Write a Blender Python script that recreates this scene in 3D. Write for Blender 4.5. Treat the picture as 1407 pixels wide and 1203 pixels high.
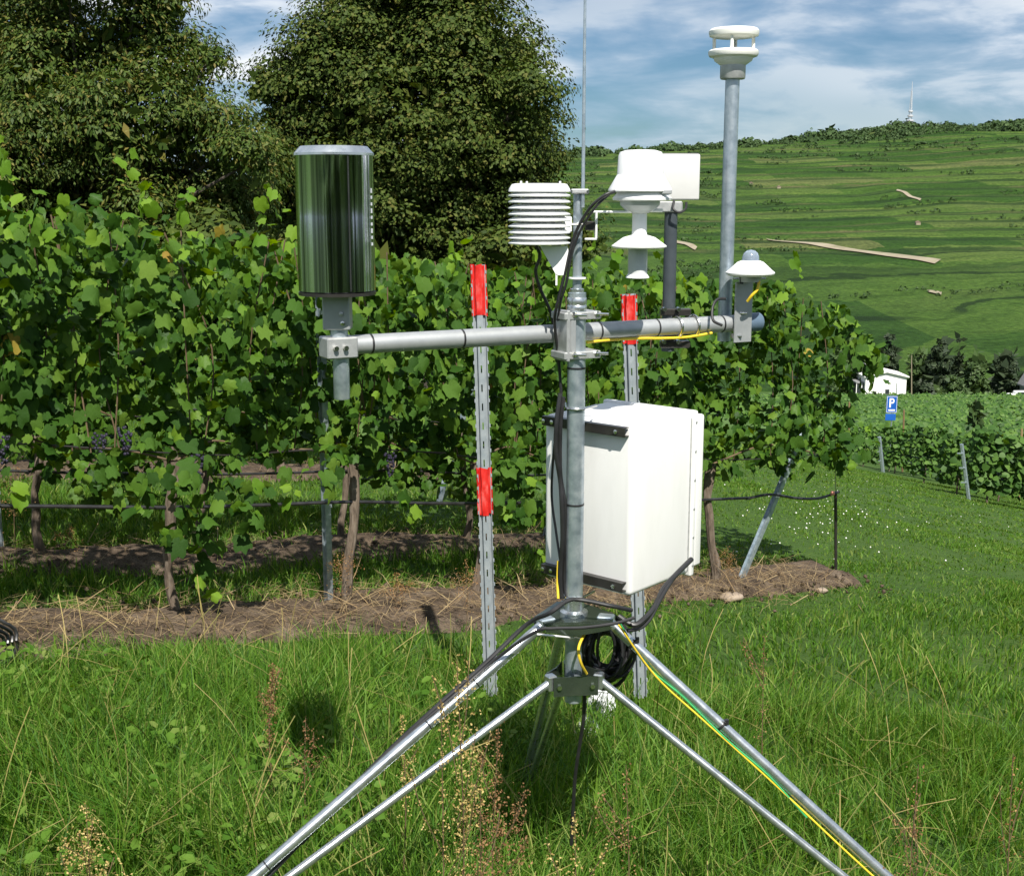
import bpy, bmesh, math, random
import numpy as np
from mathutils import Vector, Matrix

random.seed(7)
RNG = np.random.default_rng(7)
S = bpy.context.scene
COL = S.collection
for o in list(bpy.data.objects):
    bpy.data.objects.remove(o)

# ------------------------------------------------------------------ camera
F, CX, CY, PITCH = 1700.0, 703.5, 601.5, math.radians(10.9)
EYE = Vector((0, 0, 2.38))
cam_d = bpy.data.cameras.new('camera')
cam_d.sensor_fit = 'HORIZONTAL'
cam_d.sensor_width = 36.0
cam_d.lens = 36.0 * F / 1407.0
cam_d.clip_start = 0.05
cam_d.clip_end = 12000
cam = bpy.data.objects.new('camera', cam_d)
cam.location = EYE
cam.rotation_euler = (math.pi / 2 - PITCH, 0, 0)
COL.objects.link(cam)
S.camera = cam

# ------------------------------------------------------------------ world, sun, exposure
SUN_EL, SUN_PHI = math.radians(52), math.radians(13)     # sun behind the camera, a little to its right
to_sun = Vector((math.sin(SUN_PHI) * math.cos(SUN_EL), -math.cos(SUN_PHI) * math.cos(SUN_EL), math.sin(SUN_EL)))
W = bpy.data.worlds.new('World')
S.world = W
W.use_nodes = True
wt = W.node_tree
wt.nodes.clear()


def N(tree, kind, **kw):
    n = tree.nodes.new(kind)
    for k, v in kw.items():
        if k.startswith('i_'):
            n.inputs[k[2:].replace('_', ' ')].default_value = v
        else:
            setattr(n, k, v)
    return n


def ramp(tree, stops, interp='LINEAR'):
    r = tree.nodes.new('ShaderNodeValToRGB')
    r.color_ramp.interpolation = interp
    els = r.color_ramp.elements
    while len(els) > 1:
        els.remove(els[-1])
    els[0].position = stops[0][0]
    els[0].color = stops[0][1] if len(stops[0][1]) == 4 else (*stops[0][1], 1)
    for p, c in stops[1:]:
        e = els.new(p)
        e.color = c if len(c) == 4 else (*c, 1)
    return r


sky = N(wt, 'ShaderNodeTexSky')
sky.sky_type = 'NISHITA'
sky.sun_disc = False
sky.sun_elevation = SUN_EL
sky.sun_rotation = math.atan2(to_sun.x, to_sun.y)
sky.altitude = 250
sky.air_density = 1.0
sky.dust_density = 0.6
sky.ozone_density = 2.0
tc = N(wt, 'ShaderNodeTexCoord')
# broken cloud, drawn out along the horizon
mp = N(wt, 'ShaderNodeMapping')
mp.inputs['Location'].default_value = (3.1, 1.7, 0.4)
mp.inputs['Rotation'].default_value = (0, 0.05, 0)
mp.inputs['Scale'].default_value = (3.4, 3.4, 13.0)
wt.links.new(tc.outputs['Generated'], mp.inputs['Vector'])
n1 = N(wt, 'ShaderNodeTexNoise')
n1.inputs['Scale'].default_value = 2.3; n1.inputs['Detail'].default_value = 11
n1.inputs['Roughness'].default_value = 0.54; n1.inputs['Distortion'].default_value = 0.25
wt.links.new(mp.outputs[0], n1.inputs['Vector'])
n2 = N(wt, 'ShaderNodeTexNoise')
n2.inputs['Scale'].default_value = 0.42; n2.inputs['Detail'].default_value = 3
wt.links.new(mp.outputs[0], n2.inputs['Vector'])
cr = ramp(wt, [(0.32, (0, 0, 0)), (0.54, (1, 1, 1))])
wt.links.new(n1.outputs['Fac'], cr.inputs[0])
cr2 = ramp(wt, [(0.34, (0.35, 0.35, 0.35)), (0.52, (1, 1, 1))])
wt.links.new(n2.outputs['Fac'], cr2.inputs[0])
cm = N(wt, 'ShaderNodeMath', operation='MULTIPLY')
wt.links.new(cr.outputs[0], cm.inputs[0]); wt.links.new(cr2.outputs[0], cm.inputs[1])
cloudcol = ramp(wt, [(0.36, (6.4, 8.8, 12.0)), (0.47, (8.8, 10.6, 13.0)), (0.60, (14.5, 15.2, 16.0))])
wt.links.new(n1.outputs['Fac'], cloudcol.inputs[0])
tint = N(wt, 'ShaderNodeMix', data_type='RGBA', blend_type='MULTIPLY')
tint.inputs['Factor'].default_value = 1.0
wt.links.new(sky.outputs[0], tint.inputs['A'])
tint.inputs['B'].default_value = (0.72, 0.98, 1.18, 1)
mx = N(wt, 'ShaderNodeMix', data_type='RGBA')
wt.links.new(cm.outputs[0], mx.inputs['Factor'])
wt.links.new(tint.outputs['Result'], mx.inputs['A'])
wt.links.new(cloudcol.outputs[0], mx.inputs['B'])
bg = N(wt, 'ShaderNodeBackground')
bg.inputs['Strength'].default_value = 0.040
wt.links.new(mx.outputs['Result'], bg.inputs['Color'])
wo = N(wt, 'ShaderNodeOutputWorld')
wt.links.new(bg.outputs[0], wo.inputs['Surface'])

sun_d = bpy.data.lights.new('sun', 'SUN')
sun_d.energy = 5.0
sun_d.angle = math.radians(0.53)
sun_d.color = (1.0, 0.95, 0.86)
sun = bpy.data.objects.new('sun', sun_d)
sun.rotation_euler = to_sun.to_track_quat('Z', 'Y').to_euler()
sun.location = (3, -10, 12)
COL.objects.link(sun)

S.render.engine = 'CYCLES'
S.view_settings.view_transform = 'Standard'
S.view_settings.look = 'None'
S.view_settings.exposure = 0.70
S.view_settings.gamma = 1.0
S.view_settings.use_curve_mapping = False

# ------------------------------------------------------------------ geometry of the place
CP, SP = math.cos(PITCH), math.sin(PITCH)


def ray(px, py):
    a, b = (px - CX) / F, -(py - CY) / F
    return Vector((a, CP + b * SP, -SP + b * CP))


def at(px, py, D):
    """point seen in direction (px, py) at forward distance D"""
    d = ray(px, py)
    return EYE + d * (D / d.y)


UX, UY = 0.835, 0.55               # direction of the vine rows
P1 = (-1.1, 7.35)


def smooth(e0, e1, x):
    t = np.clip((x - e0) / (e1 - e0), 0, 1)
    return t * t * (3 - 2 * t)


def uv_of(x, y):
    return (x - P1[0]) * UX + (y - P1[1]) * UY, -(x - P1[0]) * UY + (y - P1[1]) * UX


def xy_of(u, v):
    return P1[0] + u * UX - v * UY, P1[1] + u * UY + v * UX


FD = np.array([0, 60, 100, 170, 255, 300, 360, 450, 600, 800, 1000, 1200, 1300, 1380, 1500, 1800, 4000.])
FZ = np.array([-9, -12.5, -20, -30.5, -41, -44, -43.5, -39, -27, -8, 15, 40, 49, 51, 48, 20, -60.])


def vnoise(x, y, seed=0):
    """cheap smooth value noise"""
    x = np.asarray(x, float); y = np.asarray(y, float)
    xi, yi = np.floor(x), np.floor(y)
    fx, fy = x - xi, y - yi
    fx = fx * fx * (3 - 2 * fx); fy = fy * fy * (3 - 2 * fy)

    def h(a, b):
        q = np.sin(a * 127.1 + b * 311.7 + seed * 74.7) * 43758.5453
        return q - np.floor(q)
    return (h(xi, yi) * (1 - fx) + h(xi + 1, yi) * fx) * (1 - fy) + (h(xi, yi + 1) * (1 - fx) + h(xi + 1, yi + 1) * fx) * fy


def far_z(x, y):
    r = np.asarray(y, float)
    z = np.interp(r, FD, FZ) + EYE.z
    lat = smooth(350, 1250, r)
    xx = np.asarray(x, float)
    z = z + lat * (np.where(xx > 250, 0.088, 0.055) * (np.maximum(xx, -250) - 250) + 7 * np.exp(-((xx - 415) / 55) ** 2))
    z = z + lat * 14 * (vnoise(x / 260, y / 330, 3) - 0.5)
    return z


def ground(x, y):
    x = np.asarray(x, float); y = np.asarray(y, float)
    u, v = uv_of(x, y)
    uu = np.where(u < -5, -5 + 3 * np.tanh((np.clip(u, -90, 120) + 5) / 3), np.clip(u, -90, 120))
    s1 = np.where(uu < 5, -0.126 * uu, -0.63 - 0.126 * (uu - 5) - 0.112 * np.maximum(uu - 5, 0) * smooth(4, 12, uu))
    zn = EYE.z - 2.5 + s1
    zn = zn + np.where(v > 12, -0.02 * (v - 12), 0)
    zn = zn + 0.05 * (vnoise(x * 0.9, y * 0.9, 1) - 0.5) + 0.12 * (vnoise(x * 0.23, y * 0.23, 2) - 0.5) * smooth(4, 12, np.abs(y) + np.abs(x))
    w = smooth(55, 130, y)
    return zn * (1 - w) + far_z(x, y) * w


def hill_level(x, y):
    return far_z(x, y) + 11 * vnoise(x / 150, y / 210, 5) + 3.0 * vnoise(x / 48, y / 75, 6) - 0.012 * x


def hill_z(x, y):
    z = far_z(x, y)
    step = 5.0
    zz = hill_level(x, y)
    k = np.floor(zz / step); f = zz / step - k
    ter = step * (k + smooth(0.55, 1.0, f)) - (zz - z)
    w = smooth(420, 620, y)
    return z * (1 - 0.4 * w) + ter * 0.4 * w + 0.5 - 3.0 * (1 - smooth(268, 276, y))


def gz(x, y):
    return float(ground(x, y))


def gnd(px, py, far=False):
    """where the line of sight through (px, py) meets the ground"""
    d = ray(px, py); d = d / d.y
    Ds = np.geomspace(280.0, 1700.0, 1500) if far else np.geomspace(1.5, 320.0, 2200)
    fn = hill_z if far else ground
    below = (EYE.z + d.z * Ds) < fn(d.x * Ds, Ds)
    k = int(np.argmax(below)) if below.any() else len(Ds) - 1
    return EYE + d * float(Ds[k])


# ------------------------------------------------------------------ materials
def mat(name, cols, rough=0.6, metal=0.0, scale=8.0, bump=0.0, bscale=None, spec=0.5, rnd=False, trans=0.0, detail=5, rrange=0.0, coords='Object', stretch=None, bdist=0.01):
    """noise-mixed colours; rnd adds per-piece variation; trans mixes in translucency"""
    m = bpy.data.materials.new(name)
    m.use_nodes = True
    t = m.node_tree
    t.nodes.clear()
    out = N(t, 'ShaderNodeOutputMaterial')
    b = N(t, 'ShaderNodeBsdfPrincipled')
    c = N(t, 'ShaderNodeTexCoord')
    src = c.outputs[coords]
    if stretch:
        mpn = N(t, 'ShaderNodeMapping'); mpn.inputs['Scale'].default_value = stretch
        t.links.new(src, mpn.inputs['Vector']); src = mpn.outputs[0]
    nz = N(t, 'ShaderNodeTexNoise')
    nz.inputs['Scale'].default_value = scale; nz.inputs['Detail'].default_value = detail
    nz.inputs['Roughness'].default_value = 0.6
    t.links.new(src, nz.inputs['Vector'])
    fac = nz.outputs['Fac']
    if rnd:
        g = N(t, 'ShaderNodeNewGeometry'); oi = N(t, 'ShaderNodeObjectInfo')
        ad = N(t, 'ShaderNodeMath', operation='ADD')
        t.links.new(g.outputs['Random Per Island'], ad.inputs[0]); t.links.new(oi.outputs['Random'], ad.inputs[1])
        fr = N(t, 'ShaderNodeMath', operation='FRACT'); t.links.new(ad.outputs[0], fr.inputs[0])
        mm = N(t, 'ShaderNodeMix', data_type='FLOAT'); mm.inputs['Factor'].default_value = 0.8
        t.links.new(nz.outputs['Fac'], mm.inputs['A']); t.links.new(fr.outputs[0], mm.inputs['B'])
        fac = mm.outputs['Result']
        stops = [(i / max(1, len(cols) - 1), q) for i, q in enumerate(cols)]
    else:
        stops = [(0.3 + 0.4 * i / max(1, len(cols) - 1), q) for i, q in enumerate(cols)]
    r = ramp(t, stops)
    t.links.new(fac, r.inputs[0])
    t.links.new(r.outputs[0], b.inputs['Base Color'])
    b.inputs['Roughness'].default_value = rough
    b.inputs['Metallic'].default_value = metal
    b.inputs['Specular IOR Level'].default_value = spec
    if rrange:
        mr = N(t, 'ShaderNodeMapRange')
        mr.inputs['To Min'].default_value = max(0.02, rough - rrange); mr.inputs['To Max'].default_value = min(1, rough + rrange)
        t.links.new(nz.outputs['Fac'], mr.inputs['Value']); t.links.new(mr.outputs[0], b.inputs['Roughness'])
    if bump:
        nb = N(t, 'ShaderNodeTexNoise'); nb.inputs['Scale'].default_value = bscale or scale * 3; nb.inputs['Detail'].default_value = 4
        t.links.new(src, nb.inputs['Vector'])
        bp = N(t, 'ShaderNodeBump'); bp.inputs['Strength'].default_value = bump; bp.inputs['Distance'].default_value = bdist
        t.links.new(nb.outputs['Fac'], bp.inputs['Height']); t.links.new(bp.outputs[0], b.inputs['Normal'])
    if trans:
        tr = N(t, 'ShaderNodeBsdfTranslucent')
        hs = N(t, 'ShaderNodeHueSaturation'); hs.inputs['Hue'].default_value = 0.475; hs.inputs['Saturation'].default_value = 1.15; hs.inputs['Value'].default_value = 1.7
        t.links.new(r.outputs[0], hs.inputs['Color']); t.links.new(hs.outputs[0], tr.inputs['Color'])
        ms = N(t, 'ShaderNodeMixShader'); ms.inputs[0].default_value = trans
        t.links.new(b.outputs[0], ms.inputs[1]); t.links.new(tr.outputs[0], ms.inputs[2])
        t.links.new(ms.outputs[0], out.inputs['Surface'])
    else:
        t.links.new(b.outputs[0], out.inputs['Surface'])
    return m


M = {}
M['galv'] = mat('galvanized_steel', [(0.27, 0.33, 0.38), (0.39, 0.455, 0.505), (0.52, 0.57, 0.61)], 0.40, 0.75, 30, 0.15, 160, rrange=0.1, bdist=0.001)
M['zinc'] = mat('dull_zinc_coating', [(0.26, 0.30, 0.33), (0.38, 0.415, 0.44)], 0.5, 0.4, 24, 0.15, 120, bdist=0.001)
M['galv_bright'] = mat('bright_galvanized_steel', [(0.45, 0.49, 0.52), (0.66, 0.69, 0.71)], 0.28, 0.9, 24, 0.12, 120, rrange=0.1, bdist=0.001)
M['alu_grey'] = mat('grey_anodised_aluminium', [(0.33, 0.345, 0.355), (0.40, 0.415, 0.42)], 0.45, 0.45, 25, 0.1, 200, bdist=0.0008)
M['alu_dull'] = mat('dull_cast_aluminium', [(0.36, 0.37, 0.37), (0.50, 0.51, 0.51)], 0.5, 0.6, 40, 0.2, 150, bdist=0.001)
M['steel_plate'] = mat('grass_reflection_plate', [(0.10, 0.13, 0.11), (0.17, 0.20, 0.17)], 0.22, 0.85, 14, 0.1, 60, rrange=0.06, bdist=0.001)  # galvanized plate with the grass reflection painted into its base colour
M['stainless'] = mat('stainless_bolt', [(0.58, 0.57, 0.53), (0.70, 0.69, 0.65)], 0.22, 1.0, 60)
M['white'] = mat('white_coated_plastic', [(0.78, 0.79, 0.80), (0.83, 0.83, 0.82)], 0.38, 0, 6, 0.04, 90, bdist=0.001)
M['white_box'] = mat('white_glassfibre_box', [(0.665, 0.665, 0.655), (0.70, 0.70, 0.69), (0.715, 0.715, 0.71)], 0.42, 0, 6, 0.10, 60, bdist=0.002, stretch=(3, 3, 0.7))
M['cream'] = mat('cream_white_plastic', [(0.74, 0.74, 0.69), (0.80, 0.80, 0.76)], 0.4, 0, 10)
M['panel_white'] = mat('off_white_panel', [(0.54, 0.54, 0.53), (0.58, 0.58, 0.57)], 0.45, 0, 12, 0.1, 80, bdist=0.001)
M['pale_clear'] = mat('milky_plastic', [(0.48, 0.50, 0.52), (0.60, 0.62, 0.63)], 0.25, 0, 12)
M['black'] = mat('black_rubber', [(0.010, 0.010, 0.011), (0.022, 0.022, 0.024)], 0.42, 0, 20)
M['black_metal'] = mat('black_channel', [(0.035, 0.033, 0.030), (0.075, 0.07, 0.065)], 0.32, 0.6, 15)
M['dark_pole'] = mat('dark_grey_coated_pole', [(0.045, 0.055, 0.065), (0.065, 0.078, 0.09)], 0.42, 0.2, 20)
M['blue_cap'] = mat('slate_blue_plastic_cap', [(0.07, 0.11, 0.16), (0.10, 0.145, 0.20)], 0.38, 0, 20)
M['yellow'] = mat('yellow_cable', [(0.62, 0.44, 0.02), (0.72, 0.52, 0.04)], 0.4, 0, 20)
M['green_cable'] = mat('green_cable', [(0.03, 0.28, 0.09), (0.05, 0.36, 0.12)], 0.4, 0, 20)
M['red_tape'] = mat('red_plastic_tape', [(0.30, 0.010, 0.010), (0.48, 0.014, 0.012), (0.56, 0.03, 0.025), (0.58, 0.12, 0.11)], 0.30, 0, 22, 0.9, 45, bdist=0.008, stretch=(1, 1, 0.35))
M['bark'] = mat('vine_bark', [(0.045, 0.033, 0.024), (0.12, 0.09, 0.065), (0.20, 0.165, 0.13)], 0.9, 0, 30, 0.9, 60, stretch=(1, 1, 0.25), bdist=0.01)
M['tree_bark'] = mat('tree_bark', [(0.03, 0.024, 0.018), (0.08, 0.065, 0.05)], 0.9, 0, 6, 0.8, 20, bdist=0.03)
M['cane'] = mat('brown_cane', [(0.07, 0.045, 0.022), (0.14, 0.095, 0.05)], 0.7, 0, 20)
M['leaf'] = mat('vine_leaf', [(0.015, 0.044, 0.006), (0.027, 0.073, 0.009), (0.044, 0.103, 0.012), (0.073, 0.145, 0.016), (0.125, 0.20, 0.024)], 0.5, 0, 30, 0.6, 40, 0.14, True, 0.22, bdist=0.006)
M['leaf_young'] = mat('young_vine_leaf', [(0.065, 0.155, 0.012), (0.110, 0.215, 0.018), (0.165, 0.275, 0.028)], 0.5, 0, 30, 0.4, 50, 0.15, True, 0.36, bdist=0.004)
M['leaf_yellow'] = mat('yellowed_vine_leaf', [(0.24, 0.23, 0.03), (0.30, 0.22, 0.04), (0.20, 0.10, 0.03)], 0.6, 0, 14, 0.4, 50, 0.12, True, 0.25, bdist=0.004)
M['leaf_dark'] = mat('inner_vine_leaf', [(0.014, 0.038, 0.008), (0.030, 0.075, 0.014)], 0.5, 0, 20, 0, None, 0.4, True, 0.2)
M['grape'] = mat('dark_blue_grapes', [(0.012, 0.010, 0.022), (0.03, 0.025, 0.05)], 0.45, 0, 60)
M['grass'] = mat('grass_blade', [(0.016, 0.054, 0.006), (0.042, 0.116, 0.010), (0.076, 0.172, 0.016), (0.130, 0.235, 0.030), (0.32, 0.30, 0.11)], 0.55, 0, 3, 0, None, 0.2, True, 0.34)
M['grass_far'] = mat('mown_grass_blade', [(0.036, 0.098, 0.009), (0.064, 0.144, 0.014), (0.100, 0.188, 0.024), (0.18, 0.21, 0.06)], 0.6, 0, 3, 0, None, 0.15, True, 0.30)
M['straw'] = mat('dry_straw', [(0.14, 0.09, 0.045), (0.26, 0.185, 0.095), (0.42, 0.33, 0.18)], 0.8, 0, 10, 0, None, 0.2, True, 0.15)
M['brown_dry'] = mat('brown_dried_leaf', [(0.15, 0.07, 0.025), (0.30, 0.16, 0.06), (0.42, 0.27, 0.12)], 0.8, 0, 10, 0, None, 0.2, True, 0.2)
M['dry_stem'] = mat('half_dry_grass_stem', [(0.10, 0.12, 0.03), (0.22, 0.18, 0.06), (0.36, 0.29, 0.12)], 0.8, 0, 10, 0, None, 0.2, True, 0.15)
M['seed_tan'] = mat('tan_seed_heads', [(0.24, 0.16, 0.05), (0.40, 0.30, 0.11), (0.52, 0.42, 0.18)], 0.8, 0, 10, 0, None, 0.2, True, 0.15)
M['seed_rust'] = mat('rusty_seed_heads', [(0.13, 0.065, 0.030), (0.22, 0.12, 0.055), (0.32, 0.20, 0.095)], 0.8, 0, 10, 0, None, 0.2, True, 0.15)
M['clover'] = mat('white_clover_flower', [(0.70, 0.70, 0.62), (0.80, 0.80, 0.76)], 0.8, 0, 10)
M['lime_leaf'] = mat('lime_tree_leaf', [(0.020, 0.036, 0.007), (0.034, 0.058, 0.010), (0.052, 0.080, 0.014), (0.075, 0.102, 0.020), (0.13, 0.11, 0.03)], 0.6, 0, 1, 0, None, 0.12, True, 0.16)
M['chestnut_leaf'] = mat('narrow_tree_leaf', [(0.018, 0.035, 0.006), (0.034, 0.064, 0.010), (0.055, 0.092, 0.015), (0.090, 0.120, 0.025), (0.19, 0.13, 0.035)], 0.55, 0, 1, 0, None, 0.16, True, 0.2)
M['conifer'] = mat('dark_conifer_needles', [(0.014, 0.026, 0.012), (0.028, 0.046, 0.020), (0.045, 0.065, 0.028)], 0.6, 0, 1, 0, None, 0.3, True, 0.08)
M['broad_far'] = mat('far_broadleaf', [(0.026, 0.052, 0.014), (0.045, 0.082, 0.022), (0.070, 0.112, 0.032)], 0.6, 0, 1, 0, None, 0.3, True, 0.12)
M['shrub_far'] = mat('far_shrub', [(0.022, 0.045, 0.014), (0.042, 0.078, 0.024), (0.068, 0.108, 0.038)], 0.7, 0, 1, 0, None, 0.2, True, 0.1)
M['vine_far'] = mat('far_vine_foliage', [(0.018, 0.052, 0.008), (0.036, 0.092, 0.013), (0.062, 0.132, 0.019), (0.10, 0.18, 0.030)], 0.6, 0, 1, 0, None, 0.3, True, 0.2)
M['hose'] = mat('black_drip_hose', [(0.010, 0.010, 0.011), (0.03, 0.03, 0.03)], 0.35, 0, 20)
M['stone'] = mat('brown_stone', [(0.20, 0.15, 0.11), (0.32, 0.26, 0.20)], 0.85, 0, 12, 0.5, 40)
M['house_white'] = mat('white_render', [(0.76, 0.75, 0.72), (0.83, 0.82, 0.80)], 0.8, 0, 1)
M['roof_brown'] = mat('brown_roof', [(0.14, 0.09, 0.07), (0.22, 0.15, 0.12)], 0.8, 0, 2)
M['roof_grey'] = mat('grey_roof', [(0.16, 0.16, 0.165), (0.24, 0.24, 0.24)], 0.7, 0, 2)
M['dark_glass'] = mat('dark_window_glass', [(0.02, 0.025, 0.03), (0.035, 0.04, 0.045)], 0.12, 0, 2)
M['orange'] = mat('orange_verge', [(0.40, 0.12, 0.04), (0.50, 0.17, 0.06)], 0.7, 0, 2)
M['sign_blue'] = mat('blue_sign', [(0.010, 0.085, 0.36), (0.016, 0.11, 0.44)], 0.35, 0, 2)
M['sign_white'] = mat('white_sign_print', [(0.80, 0.80, 0.80), (0.82, 0.82, 0.82)], 0.4, 0, 2)
M['path'] = mat('sandy_track', [(0.16, 0.145, 0.085), (0.24, 0.205, 0.14), (0.30, 0.26, 0.19)], 0.9, 0, 0.12, coords='Object')
M['tower'] = mat('pale_lattice_tower', [(0.42, 0.44, 0.47), (0.55, 0.56, 0.58)], 0.6, 0.2, 0.2)
M['foil'] = mat('crumpled_white_plastic', [(0.70, 0.72, 0.74), (0.80, 0.81, 0.82)], 0.3, 0, 12, 0.4, 30, bdist=0.01)
M['pink'] = mat('pink_clip', [(0.75, 0.28, 0.2), (0.8, 0.36, 0.28)], 0.5, 0, 20)
M['soil'] = mat('dry_brown_soil', [(0.040, 0.029, 0.020), (0.085, 0.062, 0.043), (0.15, 0.115, 0.083)], 0.95, 0, 7, 1.0, 35, 0.2, bdist=0.04)
M['seam'] = mat('dark_seam', [(0.03, 0.035, 0.03), (0.05, 0.055, 0.05)], 0.4, 0.5, 20)


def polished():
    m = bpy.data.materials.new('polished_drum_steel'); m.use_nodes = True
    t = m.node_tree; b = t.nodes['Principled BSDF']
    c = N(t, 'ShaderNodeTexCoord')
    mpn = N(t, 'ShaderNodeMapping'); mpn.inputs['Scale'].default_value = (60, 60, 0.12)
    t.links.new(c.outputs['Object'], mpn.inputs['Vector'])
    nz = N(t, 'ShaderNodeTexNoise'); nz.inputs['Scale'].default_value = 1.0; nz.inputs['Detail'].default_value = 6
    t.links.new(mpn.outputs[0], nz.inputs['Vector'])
    r = ramp(t, [(0.40, (0.17, 0.175, 0.23)), (0.50, (0.42, 0.43, 0.54)), (0.60, (0.82, 0.84, 0.98))])  # sky and dark reflections painted as upright streaks in the base colour
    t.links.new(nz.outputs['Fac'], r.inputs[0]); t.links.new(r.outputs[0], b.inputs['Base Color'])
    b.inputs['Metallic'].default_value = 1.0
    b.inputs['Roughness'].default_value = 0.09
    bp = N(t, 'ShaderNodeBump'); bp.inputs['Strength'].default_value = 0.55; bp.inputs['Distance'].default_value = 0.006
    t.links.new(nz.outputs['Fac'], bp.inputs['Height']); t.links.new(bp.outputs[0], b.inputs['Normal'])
    return m


M['polished'] = polished()


def glass():
    m = bpy.data.materials.new('clear_glass_dome'); m.use_nodes = True
    b = m.node_tree.nodes['Principled BSDF']
    c = N(m.node_tree, 'ShaderNodeTexCoord'); nz = N(m.node_tree, 'ShaderNodeTexNoise'); nz.inputs['Scale'].default_value = 8
    m.node_tree.links.new(c.outputs['Object'], nz.inputs['Vector'])
    r = ramp(m.node_tree, [(0.3, (0.30, 0.38, 0.50)), (0.7, (0.42, 0.50, 0.60))]); m.node_tree.links.new(nz.outputs['Fac'], r.inputs[0])
    m.node_tree.links.new(r.outputs[0], b.inputs['Base Color'])
    b.inputs['Transmission Weight'].default_value = 0.55; b.inputs['Roughness'].default_value = 0.04; b.inputs['IOR'].default_value = 1.45
    return m


M['glass'] = glass()


def ground_mat():
    m = bpy.data.materials.new('grassy_ground'); m.use_nodes = True
    t = m.node_tree; b = t.nodes['Principled BSDF']
    g = N(t, 'ShaderNodeNewGeometry')
    n_a = N(t, 'ShaderNodeTexNoise'); n_a.inputs['Scale'].default_value = 14; n_a.inputs['Detail'].default_value = 8; n_a.inputs['Roughness'].default_value = 0.7
    n_b = N(t, 'ShaderNodeTexNoise'); n_b.inputs['Scale'].default_value = 0.55; n_b.inputs['Detail'].default_value = 6
    for n in (n_a, n_b):
        t.links.new(g.outputs['Position'], n.inputs['Vector'])
    r1 = ramp(t, [(0.3, (0.018, 0.034, 0.009)), (0.55, (0.042, 0.082, 0.015)), (0.75, (0.075, 0.090, 0.030))])
    t.links.new(n_a.outputs['Fac'], r1.inputs[0])
    r2 = ramp(t, [(0.35, (0.042, 0.092, 0.015)), (0.6, (0.066, 0.120, 0.024)), (0.75, (0.110, 0.115, 0.045))])
    t.links.new(n_b.outputs['Fac'], r2.inputs[0])
    mxx = N(t, 'ShaderNodeMix', data_type='RGBA'); mxx.inputs['Factor'].default_value = 0.5
    t.links.new(r1.outputs[0], mxx.inputs['A']); t.links.new(r2.outputs[0], mxx.inputs['B'])
    t.links.new(mxx.outputs['Result'], b.inputs['Base Color'])
    b.inputs['Roughness'].default_value = 0.95; b.inputs['Specular IOR Level'].default_value = 0.15
    bp = N(t, 'ShaderNodeBump'); bp.inputs['Strength'].default_value = 0.8; bp.inputs['Distance'].default_value = 0.05
    t.links.new(n_a.outputs['Fac'], bp.inputs['Height']); t.links.new(bp.outputs[0], b.inputs['Normal'])
    return m


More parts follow.
